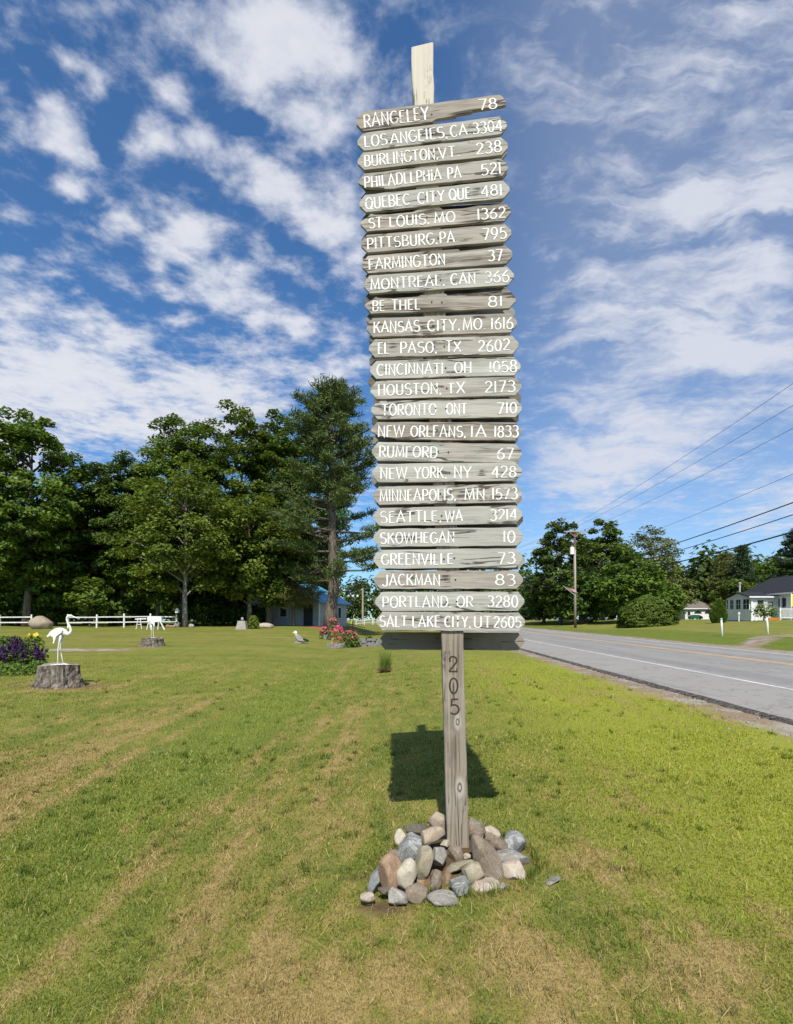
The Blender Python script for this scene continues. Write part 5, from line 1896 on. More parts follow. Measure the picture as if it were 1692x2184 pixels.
def heron(label, loc, rotz, s, feeding=False):
    """white metal heron statue, local +x is the way it looks, base at loc"""
    t = thing('heron_statue', label, 'statue', loc, rotz)

    def slim(x):
        return x * 0.64 if x < 0 else x
    # one continuous body: tail, body, neck, head
    if not feeding:
        path = [(-.42, 0, .70), (-.30, 0, .77), (-.14, 0, .83), (.02, 0, .83), (.12, 0, .78), (.19, 0, .76), (.245, 0, .83), (.225, 0, .93), (.175, 0, 1.02), (.150, 0, 1.12), (.175, 0, 1.19), (.235, 0, 1.205), (.29, 0, 1.19)]
        rad = [.012, .048, .078, .084, .068, .046, .030, .025, .023, .024, .030, .036, .018]
        tip = ((.285, 0, 1.193), (.43, 0, 1.135))
    else:
        path = [(.40, 0, .72), (.28, 0, .80), (.12, 0, .86), (-.04, 0, .88), (-.16, 0, .85), (-.26, 0, .80), (-.34, 0, .74), (-.38, 0, .66)]
        path = [(-.36, 0, .80), (-.22, 0, .83), (-.06, 0, .87), (.08, 0, .87), (.19, 0, .83), (.25, 0, .78), (.285, 0, .73), (.30, 0, .69), (.31, 0, .655)]
        rad = [.015, .070, .110, .115, .085, .050, .034, .032, .018]
        tip = ((.31, 0, .66), (.325, 0, .57))
    P = [Vector((slim(p[0]), p[1], p[2])) * s for p in path]
    Q = [q * s for q in rad]
    # finer curve
    PP, RR = [], []
    for i in range(len(P) - 1):
        for u in (0, 0.5):
            a, b_ = P[max(i - 1, 0)], P[i]
            c, d = P[i + 1], P[min(i + 2, len(P) - 1)]
            PP.append(0.5 * ((2 * b_) + (c - a) * u + (2 * a - 5 * b_ + 4 * c - d) * u * u + (3 * b_ - a - 3 * c + d) * u ** 3))
            RR.append(Q[i] * (1 - u) + Q[i + 1] * u)
    PP.append(P[-1])
    RR.append(Q[-1])
    body = MB().tube(PP, RR, 12).build('body', M_WHITE, t, smooth=True)
    MB().tube([Vector(tip[0]) * s, (Vector(tip[0]) * .5 + Vector(tip[1]) * .5) * s, Vector(tip[1]) * s], [.017 * s, .012 * s, .003 * s], 8).build('beak', M_WHITE, t, smooth=True)
    for sg in (-1, 1):
        if not feeding:
            out = [(.08, .80), (.10, .86), (.00, .905), (-.14, .895), (-.29, .825), (-.43, .70), (-.40, .69), (-.27, .725), (-.20, .70), (-.175, .60), (-.205, .54), (-.165, .53), (-.115, .62), (-.07, .71), (.02, .755)]
        else:
            out = [(.16, .82), (.14, .92), (.0, .97), (-.18, .93), (-.36, .86), (-.52, .78), (-.40, .775), (-.24, .775), (-.06, .78), (.08, .79)]
        out = [(slim(x), z) for x, z in out]
        m = MB()
        n = len(out)
        ys = [sg * s * (.066 + .028 * math.cos((x + .1) * 4)) for x, z in out]
        vs = [(x * s, y, z * s) for (x, z), y in zip(out, ys)] + [(x * s, y + sg * .014 * s, z * s) for (x, z), y in zip(out, ys)]
        cx = sum(x for x, z in out) / n * s
        cz = sum(z for x, z in out) / n * s
        fs = [tuple(range(n)), tuple(range(2 * n - 1, n - 1, -1))] + [(i, (i + 1) % n, n + (i + 1) % n, n + i) for i in range(n)]
        m.add(vs, fs).build('wing', M_WHITE, t)
    for sg, fx in ((-1, -.045), (1, .035)):
        hip = Vector((.03, sg * .045, .74)) * s
        knee = Vector((-.035 if not feeding else .0, sg * .045, .40)) * s
        foot = Vector((fx if not feeding else fx * 1.6, sg * .05, .022)) * s
        m = MB().tube([hip, hip.lerp(knee, .5), knee, knee.lerp(foot, .5), foot], [.034 * s, .021 * s, .013 * s, .010 * s, .012 * s], 7)
        for a in (-0.5, 0.0, 0.5):
            m.tube([foot, foot + Vector((math.cos(a) * .11, math.sin(a) * .11, -.012)) * s], [.012 * s, .006 * s], 5)
        m.tube([foot, foot + Vector((-.07, 0, -.012)) * s], [.011 * s, .006 * s], 5)
        m.build('leg', M_WHITE, t, smooth=True)
    n = 20
    MB().prism([(.22 * s * math.cos(6.283 * i / n), .17 * s * math.sin(6.283 * i / n)) for i in range(n)], 0.0, .012 * s, axis='z').build('base_plate', M_WHITE, t)
    return t


p, h = make_stump('broad grey-brown tree stump in the near left lawn, under the taller heron', 124, 12.75, 0.43, 0.52, 3)
heron('white metal heron statue standing upright with an S-curved neck on the near stump', (p[0] + 0.06, p[1], p[2] + h - 0.005), R(4), 0.98)
p, h = make_stump('low stump farther up the left lawn, under the bowed heron', 325, 25.7, 0.47, 0.38, 9)
heron('white heron statue with its head bowed, feeding, on the far low stump', (p[0], p[1], p[2] + h - 0.005), R(-48), 0.86, True)


# ------------------------------------------------------------------ rail fence, boulder, garden things on the left
def rail_fence(label, ax, ay, bx, by, nposts, skip=()):
    A, B = Vector((ax, ay, 0)), Vector((bx, by, 0))
    o = Vector((ax, ay, gz(ax, ay)))
    t = thing('rail_fence', label, 'fence', o, 0.0, None)
    r = np.random.default_rng(int(abs(ax) * 10))
    tops = []
    for i in range(nposts):
        p = A.lerp(B, i / (nposts - 1))
        g = gz(p.x, p.y) - o.z
        h = 1.08 + 0.05 * r.normal()
        q = Vector((p.x - o.x, p.y - o.y, g))
        tops.append(q)
        MB().bar(q + Vector((0, 0, -0.2)), q + Vector((0.02 * r.normal(), 0, h)), 0.11, 0.11).build('post', M_FENCE, t)
    for i in range(nposts - 1):
        for z in (0.45, 0.86):
            a, b = tops[i] + Vector((0, 0, z + 0.015 * r.normal())), tops[i + 1] + Vector((0, 0, z + 0.015 * r.normal()))
            e = (b - a).normalized() * 0.08
            MB().bar(a - e * 0 + Vector((0, -0.015, 0)), b + e * 0 + Vector((0, -0.015, 0)), 0.07, 0.085).build('rail', M_FENCE, t)
    return t


def fx(px, Y):
    return (px - CX) / F * Y


rail_fence('white split-rail fence running from beside the boulder to the yellow-green maple', fx(146, 41.5), 41.5, fx(377, 44), 44, 5)
rail_fence('short white rail fence ending behind the boulder at the left edge', fx(-70, 41), 41, fx(68, 41.5), 41.5, 3)


def rock_at(name, label, cat, px, Y, rx, ry, rz, mat, seed, cuts=5, sink=0.25, group=None):
    p = on_ground(px, Y)
    me = rock_mesh(name, seed, (rx, ry, rz), mat, cuts, 0.08, 4, 0.75)
    o = link(bpy.data.objects.new(name, me))
    o.location = (p[0], p[1], p[2] + rz * (1 - 2 * sink))
    return tag(o, label, cat, group)


o = rock_at('boulder', 'big rounded grey-brown boulder between the two lengths of white fence', 'boulder', 87, 40.5, 0.90, 0.75, 0.63, ST['beige'], 31, 6, 0.22)
rock_at('boulder', 'small grey boulder on the lawn right of the yellow-green maple trunk', 'boulder', 408, 43, 0.24, 0.2, 0.18, ST['granite'], 33)
rock_at('boulder', 'low flat boulder with a rusty foot, right of the green shrub by the pedestal', 'boulder', 566, 42, 0.62, 0.4, 0.26, ST['pink'], 34)
rock_at('boulder', 'grey rock leaning at the foot of the yellow-green maple', 'boulder', 377, 43.6, 0.22, 0.2, 0.34, ST['grey'], 35)
for k, (px, s_, lab) in enumerate(((358, .20, 'small rusty stone left in the row at the fence end'), (365, .17, 'small rusty stone in the middle of the row at the fence end'), (371, .19, 'small rusty stone at the right of the row, by the leaning rock'))):
    rock_at('edging_stone', lab, 'stone', px, 43.2, s_, s_, s_ * .8, ST['rust'], 40 + k, group='edging stones at the fence end')


def trestle():
    t = thing('garden_trestle', 'white board trestle on splayed legs in front of the fence end', 'trestle', on_ground(330, 39.5))
    MB().box((0, 0, 0.80), (1.05, 0.10, 0.38)).build('panel', M_WHITE, t)
    for x0, x1 in ((-0.42, -0.62), (-0.35, -0.22), (0.32, 0.20), (0.40, 0.78)):
        MB().bar((x0, 0, 0.66), (x1, -0.05 if x0 < x1 else 0.08, -0.04), 0.07, 0.07).build('leg', M_WHITE, t)
    t = thing('garden_stand', 'slim white A-frame stand left of the white trestle', 'stand', on_ground(297, 40.2))
    for x in (-0.22, 0.22):
        MB().bar((x * 0.4, 0, 0.78), (x - 0.02, 0, -0.04), 0.05, 0.05).build('leg', M_FENCE, t)
    MB().bar((-0.30, 0, 0.76), (0.55, 0, 0.80), 0.07, 0.10).build('top_rail', M_FENCE, t)
    MB().bar((-0.16, 0.01, 0.36), (0.16, 0.01, 0.36), 0.04, 0.05).build('cross_bar', M_FENCE, t)


trestle()


def pedestal():
    t = thing('granite_pedestal', 'pale granite pedestal tapering upward, beside the small green shrub', 'pedestal', on_ground(517, 40))
    m = MB()
    b, c, h = 0.40, 0.27, 0.62
    m.add([(-b, -b, -.05), (b, -b, -.05), (b, b, -.05), (-b, b, -.05), (-c, -c, h), (c, -c, h), (c, c, h), (-c, c, h)],
          [(0, 1, 5, 4), (1, 2, 6, 5), (2, 3, 7, 6), (3, 0, 4, 7), (4, 5, 6, 7)])
    m.build('block', ST['granite'], t)
    MB().ball((0, 0, h + 0.13), (0.11, 0.11, 0.15), 10).build('finial', M_EAGLE, t, smooth=True)


pedestal()


def leafy(name, label, cat, px, Y, rad, h, mat, seed, n=900, size=0.07, flowers=None, group=None, spikes=None, base=None):
    r = np.random.default_rng(seed)
    p = on_ground(px, Y)
    t = thing(name, label, cat, p, 0.0, group)
    a = r.random(n) * 6.283
    q = np.sqrt(r.random(n))
    zz = r.random(n) ** 0.8
    pr = np.sqrt(np.clip(1 - (zz * 0.95) ** 2.2, 0, 1))
    C = np.stack([np.cos(a) * q * rad * pr, np.sin(a) * q * rad * pr * 0.85, zz * h + 0.03], -1)
    N_ = np.stack([np.cos(a) * .5, np.sin(a) * .5, np.full(n, .7)], -1) + r.normal(size=(n, 3)) * .5
    N_ /= np.linalg.norm(N_, axis=1, keepdims=True)
    me = mesh_quads('foliage', leaf_cards(r, C, N_, size * (0.6 + 0.8 * r.random(n)), 0.45), mat, r.random(n))
    link(bpy.data.objects.new('foliage', me), t)
    if flowers:
        fm, k, fs, lo = flowers
        a = r.random(k) * 6.283
        q = np.sqrt(r.random(k))
        z = (lo + (1.05 - lo) * r.random(k))
        pr = np.sqrt(np.clip(1 - np.clip(z * 0.9, 0, 1) ** 2.2, 0.05, 1))
        C = np.stack([np.cos(a) * q * rad * pr * 1.05, np.sin(a) * q * rad * pr * 0.9 - 0.02, z * h + 0.06], -1)
        N_ = r.normal(size=(k, 3)) + np.array([0, -0.6, 0.6])
        N_ /= np.linalg.norm(N_, axis=1, keepdims=True)
        me = mesh_quads('blossom', leaf_cards(r, C, N_, fs * (0.6 + 0.8 * r.random(k)), 0.9), fm, r.random(k))
        link(bpy.data.objects.new('blossom', me), t)
    if spikes:
        sm, k, sh = spikes
        Cs, Ns = [], []
        for i in range(k):
            a = r.random() * 6.283
            q = math.sqrt(r.random()) * rad * 0.95
            x, y = math.cos(a) * q, math.sin(a) * q * 0.8
            z0 = h * (0.62 - 0.35 * (q / rad) ** 2 + 0.22 * math.sin(5 * x + 1.0)) + 0.05 * r.normal()
            m = 26
            u = np.arange(m) / m
            th = r.random(m) * 6.283
            w = 0.035 * (1 - u * 0.7)
            tilt = r.normal(size=2) * 0.12
            Cs.append(np.stack([x + np.cos(th) * w + tilt[0] * u * sh, y + np.sin(th) * w + tilt[1] * u * sh, z0 + u * sh * (0.55 + 0.75 * r.random())], -1))
            nn = np.stack([np.cos(th), np.sin(th), np.full(m, .5)], -1)
            Ns.append(nn / np.linalg.norm(nn, axis=1, keepdims=True))
        C, N_ = np.concatenate(Cs), np.concatenate(Ns)
        me = mesh_quads('flower_spikes', leaf_cards(r, C, N_, np.full(len(C), 0.032), 0.7), sm, r.random(len(C)))
        link(bpy.data.objects.new('flower_spikes', me), t)
    if base:
        base(t)
    return t


leafy('shrub', 'small bright green shrub on red mulch, right of the granite pedestal', 'shrub', 541, 40.5, 0.45, 0.95, L_LIGHT, 61, 900, 0.10)
# flower bed at the left edge
leafy('salvia_bush', 'purple salvia with many upright spikes at the left edge of the lawn', 'flower', 38, 16.4, 0.78, 0.62, L_DARK, 62, 2600, 0.05, spikes=(L_SALVIA, 105, 0.46))
leafy('daylily', 'yellow-flowered plant behind the purple salvia', 'flower', 15, 17.6, 0.9, 0.95, L_BUSH, 63, 1500, 0.07, flowers=(L_YEL, 7, 0.045, 0.85))
leafy('daylily', 'tall leafy plant with one orange bloom, rising at the right of the purple salvia', 'flower', 70, 17.4, 0.5, 0.98, L_LIGHT, 64, 700, 0.06, flowers=(L_YEL, 6, 0.08, 0.95))
leafy('groundcover_plant', 'low light green plants edging the front of the salvia bed', 'plant', 22, 15.2, 0.85, 0.26, L_BUSH, 65, 1000, 0.05)
leafy('groundcover_plant', 'low plant with silvery leaves at the right end of the salvia bed', 'plant', 82, 15.8, 0.42, 0.30, L_BUSH, 66, 600, 0.04)
# pink flowers by the pine and dry stone wall
GP = 'pink flowering plants near the pine'


def tub(w, h, mat):
    def f(t):
        n = 14
        MB().tube([(0, 0, -0.03), (0, 0, h)], [w * 0.8, w], n).build('pot', mat, t)
    return f


leafy('rose_bush', 'tall pink flowering bush against the pine trunk', 'flower', 712, 37.0, 0.50, 1.25, L_BUSH, 71, 500, 0.07, flowers=(L_PINK, 130, 0.065, 0.30), group=GP)
leafy('rose_bush', 'large pink bloom cluster just right of the pine trunk', 'flower', 722, 35.0, 0.38, 0.85, L_BUSH, 76, 300, 0.07, flowers=(L_PINK, 200, 0.07, 0.50), group=GP)
leafy('petunia_pot', 'pink flowers spilling from a pale pot left of the pine trunk', 'flower', 695, 34, 0.42, 0.72, L_BUSH, 72, 350, 0.07, flowers=(L_PINK, 95, 0.065, 0.45), group=GP, base=tub(0.22, 0.30, M_CONC))
leafy('coral_flower', 'coral-red spindly flowers growing from a low stone ring', 'flower', 717, 29.5, 0.34, 0.85, L_BUSH, 73, 160, 0.05, flowers=(leaf_mat('petal_coral', (0.55, 0.13, 0.10), (0.70, 0.30, 0.20)), 90, 0.05, 0.2), group=GP)
leafy('rose_bush', 'pink roses with green leaves beside the dry stone wall', 'flower', 746, 30.0, 0.62, 0.85, L_BUSH, 74, 900, 0.07, flowers=(L_PINK, 95, 0.07, 0.40), group=GP)
leafy('shrub', 'small light green shrub behind the dry stone wall', 'shrub', 787, 33, 0.35, 0.45, L_LIGHT, 75, 350, 0.07)


def stone_ring():
    p = on_ground(717, 29.2)
    t = thing('stone_planter', 'low round planter of small stones round the coral flowers', 'planter', p)
    r = np.random.default_rng(5)
    m = MB()
    for i in range(16):
        a = 6.283 * i / 16
        for k in range(2):
            m.box((0.42 * math.cos(a + k * .2), 0.42 * math.sin(a + k * .2), 0.05 + 0.12 * k), (0.17, 0.12, 0.12), (0, 0.1 * r.normal(), a + 1.57 + 0.2 * r.normal()))
    m.build('ring_wall', ST['grey'], t)
    n = 14
    MB().prism([(.36 * math.cos(6.283 * i / n), .36 * math.sin(6.283 * i / n)) for i in range(n)], -0.05, 0.15, axis='z').build('soil', M_TERRA, t)


stone_ring()


def dry_wall():
    p = on_ground(778, 30.5)
    t = MB()
    r = np.random.default_rng(8)
    for row in range(4):
        x = -1.15 + 0.1 * r.random()
        while x < 1.5:
            w = 0.18 + 0.3 * r.random()
            hh = 0.10 + 0.03 * r.random()
            t.box((x + w / 2, 0.05 * r.normal(), 0.04 + row * 0.115 + hh / 2 - 0.06), (w * 0.95, 0.32 + 0.1 * r.random(), hh), (0.05 * r.normal(), 0.05 * r.normal(), 0.12 * r.normal()))
            x += w
    o = t.build('dry_stone_wall', M_SLATE, None, loc=p)
    tag(o, 'low dry-laid wall of dark slate stones, right of the pink roses', 'wall')


dry_wall()


def grass_clump():
    r = np.random.default_rng(81)
    p = on_ground(821, 15.6)
    t = thing('ornamental_grass', 'clump of tall green blades with a dry brown foot, left of the post below the boards', 'plant', p)
    n = 170
    a = r.random(n) * 6.283
    q = r.random(n) * 0.13
    base = np.stack([np.cos(a) * q, np.sin(a) * q, np.full(n, -0.02)], -1)
    D = np.stack([np.cos(a) * 0.20, np.sin(a) * 0.20, np.ones(n)], -1) + r.normal(size=(n, 3)) * 0.07
    me = mesh_tris('blades', needle_tris(r, base, D / np.linalg.norm(D, axis=1, keepdims=True), 0.45 + 0.35 * r.random(n), np.full(n, 0.010)), L_BUSH, r.random(n))
    link(bpy.data.objects.new('blades', me), t)
    n = 220
    a = r.random(n) * 6.283
    base = np.stack([np.cos(a) * .10, np.sin(a) * .10, np.full(n, 0.02)], -1)
    D = np.stack([np.cos(a), np.sin(a), 0.35 + 0.8 * r.random(n)], -1)
    me = mesh_tris('dry_leaves', needle_tris(r, base, D / np.linalg.norm(D, axis=1, keepdims=True), 0.12 + 0.14 * r.random(n), np.full(n, 0.012)), leaf_mat('dead_leaf', (0.20, 0.10, 0.055), (0.40, 0.26, 0.17)), r.random(n))
    link(bpy.data.objects.new('dry_leaves', me), t)


grass_clump()


def eagle():
    t = thing('eagle_statue', 'small eagle statue with a white head, grey body and dark tail, alone on the lawn', 'statue', on_ground(636, 29.0), R(180))
    s = 1.0
    P = [(-.40, 0, .06), (-.24, 0, .12), (-.08, 0, .22), (.03, 0, .32), (.10, 0, .42), (.12, 0, .50)]
    MB().tube(P, [.03, .09, .15, .15, .11, .08], 12).build('body', M_EAGLE, t, smooth=True)
    MB().tube([(.115, 0, .47), (.135, 0, .55), (.15, 0, .62), (.16, 0, .665)], [.085, .095, .075, .02], 10).build('head', M_WHITE, t, smooth=True)
    MB().tube([(.22, 0, .585), (.29, 0, .565), (.31, 0, .53)], [.03, .022, .005], 7).build('beak', M_YELLOW, t)
    MB().prism([(-.22, .16), (-.55, .04), (-.60, .12), (-.50, .20), (-.30, .26)], -.06, .06).build('tail', M_BLACK, t)
    for sg in (-1, 1):
        MB().prism([(.09, .40), (-.02, .42), (-.22, .25), (-.40, .10), (-.25, .10), (-.02, .14), (.08, .26)], sg * .13, sg * .165).build('wing', M_EAGLE, t)
        MB().tube([(.02, sg * .07, .22), (.05, sg * .08, .0)], [.05, .025], 7).build('leg', M_EAGLE, t)
    MB().ball((0, 0, 0.0), (.26, .2, .07), 12).build('rock_base', ST['grey'], t)


eagle()


def birdhouse():
    p = on_ground(386.5, 43.7)
    t = thing('birdhouse', 'little white birdhouse fixed on the trunk of the yellow-green maple', 'birdhouse', (p[0] - 0.28, p[1] - 0.1, p[2] + 1.18))
    m = MB().prism([(-.13, 0), (.13, 0), (.13, .26), (0, .40), (-.13, .26)], -.12, .12)
    m.build('box', M_WHITE, t)
    MB().tube([(0, -.123, .18), (0, -.118, .18)], .035, 10).build('entrance_hole', M_BLACK, t)


birdhouse()


# ------------------------------------------------------------------ house beyond the road
def window(parent, c, w, h, face, frame=M_WHITE, bars=(1, 1), dark=None, depth=0.06):
    """window part: frame (with glazing bars) > pane; face '-x' or '-y'; c centre on the wall plane, local to parent"""
    f = MB()
    t = 0.055

    def put(m, u, v, du, dv, d, th):
        if face == '-y':
            m.box((c[0] + u, c[1] - d, c[2] + v), (du, th, dv))
        else:
            m.box((c[0] - d, c[1] + u, c[2] + v), (th, du, dv))
    put(f, 0, h / 2 + t / 2, w + 2 * t, t, depth / 2, depth)
    put(f, 0, -h / 2 - t / 2, w + 2 * t, t, depth / 2, depth)
    put(f, -w / 2 - t / 2, 0, t, h, depth / 2, depth)
    put(f, w / 2 + t / 2, 0, t, h, depth / 2, depth)
    for i in range(1, bars[0]):
        put(f, -w / 2 + w * i / bars[0], 0, 0.03, h, 0.022, 0.02)
    for i in range(1, bars[1]):
        put(f, 0, -h / 2 + h * i / bars[1], w, 0.03, 0.022, 0.022)
    o = f.build('window', frame, parent)
    p = MB()
    put(p, 0, 0, w, h, 0.006, 0.008)
    p.build('pane', dark or M_GLASS, o)
    return o


def right_house():
    ox, oy = 36.2, 54.0
    g = gz(36.5, 53.5)
    t = thing('white_house', 'white house with a dark roof and glazed sunroom, on the rise beyond the road', 'house', (ox, oy, g))
    zb = -0.25
    # sunroom: x 0..2.6, y 0..4
    eh = 2.48
    m = MB()
    m.prism([(0, zb), (4, zb), (4, eh), (2, eh + 0.50), (0, eh)], 0, 2.6, axis='x')
    m.build('sunroom_wall', M_SIDING, t)
    MB().box((1.28, 2.0, zb / 2 - 0.02 + 0.10), (2.64, 4.06, 0.30)).build('foundation', M_CONC, t)
    rf = MB()
    for y0, y1 in ((-0.35, 2.0), (4.35, 2.0)):
        z0 = eh - 0.35 * 0.25
        rf.add([(-0.40, y0, z0 + 0.03), (2.6, y0, z0 + 0.03), (2.6, y1, eh + 0.53), (-0.40, y1, eh + 0.53), (-0.40, y0, z0 + 0.12), (2.6, y0, z0 + 0.12), (2.6, y1, eh + 0.62), (-0.40, y1, eh + 0.62)],
               [(0, 1, 2, 3), (7, 6, 5, 4), (0, 4, 5, 1), (0, 3, 7, 4), (1, 5, 6, 2)])
    rf.build('sunroom_roof', M_DKROOF, t)
    MB().box((1.1, -0.365, eh - 0.02), (3.0, 0.03, 0.14)).build('eave_trim', M_WHITE, t)
    # windows of the gable end towards the road
    for zx0, zx1, z0, z1 in ((845, 868, 905, 1035), (886, 942, 908, 1035), (962, 1032, 902, 1035), (1052, 1142, 895, 1035)):
        ya, yb = [ox / (((1600 + q / 5.29) * .88125 - CX) / F) - oy for q in (zx1, zx0)]
        ya, yb = max(ya, 0.12), min(yb, 3.9)
        yc = (ya + yb) / 2
        zc = [EYE + (HY - (1280 + q / 5.29) * .88125) / F * (oy + yc) - g for q in (z1, z0)]
        window(t, (0, yc, (zc[0] + zc[1]) / 2), max(0.25, yb - ya - 0.12), zc[1] - zc[0] - 0.1, '-x', bars=(2 if yb - ya > .5 else 1, 2))
    # openings of the side facing the viewer
    window(t, (0.95, 0, 1.72), 0.66, 0.85, '-y', bars=(1, 2))
    window(t, (1.95, 0, 1.68), 0.62, 0.62, '-y', bars=(1, 4))
    MB().box((0.5, -0.03, 0.55), (0.16, 0.06, 1.0)).box((0.09, -0.03, 1.1), (0.18, 0.06, 2.6)).box((2.42, -0.9, 1.12), (0.14, 0.14, 2.6)).build('porch_column', M_WHITE, t)
    # metal flue
    MB().tube([(0.75, 2.9, 2.6), (0.75, 2.9, 4.05)], 0.085, 12).tube([(0.75, 2.9, 4.05), (0.75, 2.9, 4.12), (0.75, 2.9, 4.2)], [0.15, 0.15, 0.03], 12).build('flue', M_STEEL, t)
    # main range: front wall at x=2.6, running towards the viewer
    y0, y1 = -16, 5.2
    H = 2.98
    m = MB()
    m.prism([(2.6, zb), (9.4, zb), (9.4, H), (6.0, H + 1.75), (2.6, H)], y0, y1)
    m.build('wall', M_SIDING, t)
    rf = MB()
    for xa in (2.1, 9.9):
        z0 = H - 0.5 * 0.515
        rf.add([(xa, y0 - .4, z0 + .05), (xa, y1 + .4, z0 + .05), (6, y1 + .4, H + 1.80), (6, y0 - .4, H + 1.80), (xa, y0 - .4, z0 + .15), (xa, y1 + .4, z0 + .15), (6, y1 + .4, H + 1.90), (6, y0 - .4, H + 1.90)],
               [(0, 1, 2, 3), (7, 6, 5, 4), (0, 4, 5, 1), (1, 5, 6, 2), (0, 3, 7, 4)])
    rf.build('roof', M_DKROOF, t)
    MB().box((2.09, (y0 + y1) / 2, H - 0.23), (0.03, y1 - y0 + 0.8, 0.16)).build('eave_trim', M_WHITE, t)
    window(t, (2.6, -0.85, 1.85), 0.85, 0.75, '-x', frame=M_BLACK, bars=(1, 1))
    for y in (-4.5, -7.5, -11):
        window(t, (2.6, y, 1.75), 1.1, 1.2, '-x', bars=(2, 2))
    # deck with picket rail
    dk = MB().box((1.75, -3.6, 0.14), (1.6, 3.4, 0.14))
    dk.build('deck', M_WHITE, t)
    ral = MB()
    for x in np.arange(-0.58, 2.4, 0.11):
        ral.box((x, -5.0, 0.66), (0.04, 0.04, 0.84))
    ral.box((0.95, -5.0, 1.11), (3.2, 0.08, 0.07)).box((0.95, -5.0, 0.28), (3.2, 0.06, 0.06))
    ral.box((-0.65, -5.0, 0.60), (0.13, 0.13, 1.25)).box((-0.02, -2.0, 0.60), (0.13, 0.13, 1.25))
    ral.build('deck_rail', M_WHITE, t)
    # things on and by the deck
    gr = gz(37.0, 51.5)
    c = thing('patio_chair', 'dark green plastic patio chair standing between porch and deck rail', 'chair', (36.95, 51.6, gr))
    MB().box((0, 0, 0.42), (0.50, 0.48, 0.05)).build('seat', M_GREENPL, c)
    MB().prism([(-.27, .43), (.27, .43), (.29, .75), (.18, .92), (-.18, .92), (-.29, .75)], .20, .25).build('backrest', M_GREENPL, c)
    for x in (-.22, .22):
        MB().bar((x, -.2, .62), (x, .2, .64), .05, .04).build('armrest', M_GREENPL, c)
        for y in (-.2, .2):
            MB().bar((x, y, .64 if y < 0 else .42), (x * 1.1, y * 1.15, 0), .05, .05).build('leg', M_GREENPL, c)
    X, Y = 37.0, 49.3
    c = thing('yellow_banner', 'bright yellow banner hanging from a short pole by the deck rail, at the right edge', 'banner', (X - .2, Y, gz(X, Y)))
    MB().tube([(0, 0, -.1), (0, 0, 2.55)], .03, 8).build('pole', M_WHITE, c)
    m = MB()
    vs, fs = [], []
    for i in range(9):
        for j in range(7):
            u, v = i / 8, j / 6
            vs.append((0.04 + 0.75 * u, 0.06 * math.sin(u * 7), 2.45 - 1.25 * v - 0.06 * math.sin(u * 3)))
    for i in range(8):
        for j in range(6):
            a = i * 7 + j
            fs.append((a, a + 1, a + 8, a + 7))
    b = m.add(vs, fs).build('cloth', M_YELLOW, c, smooth=True, fixn=False)
    sm = b.modifiers.new('thickness', 'SOLIDIFY')
    sm.thickness = 0.012
    X, Y = 34.9, 49.0
    c = thing('planter_box', 'small orange planter box on the grass in front of the deck rail', 'planter', (X, Y, gz(X, Y)))
    MB().add([(-.5, -.18, 0), (.5, -.18, 0), (.5, .18, 0), (-.5, .18, 0), (-.58, -.22, .24), (.58, -.22, .24), (.58, .22, .24), (-.58, .22, .24)],
             [(3, 2, 1, 0), (0, 1, 5, 4), (1, 2, 6, 5), (2, 3, 7, 6), (3, 0, 4, 7)]).build('trough', M_ORANGE, c)
    MB().box((0, 0, 0.21), (1.02, 0.36, 0.03)).build('soil', M_TERRA, c)
    # sapling in front of the porch
    Y = 46
    tm = broadleaf(511, hpx(1625, 1288, Y), wpx(17, Y), hpx(1625, 1316, Y), L_LIGHT, BARK, leaf=0.10, clumps=16, per=34, trunk_r=0.05)
    plant_tree('sapling', 'small thin ornamental tree with sparse leaves in front of the porch', 'tree', 1630, Y, tm, BARK, None)
    c = thing('porch_lamp_post', 'short white post with a lamp in front of the sunroom windows', 'lamp', on_ground((1600 + 1000 / 5.29) * .88125, 52.0))
    MB().tube([(0, 0, -.1), (0, 0, .62)], .055, 8).build('post', M_WHITE, c)
    MB().tube([(0, 0, .62), (0, 0, .68), (0, 0, .85), (0, 0, .92)], [.07, .11, .10, .02], 8).build('lantern', M_FENCE, c)


right_house()


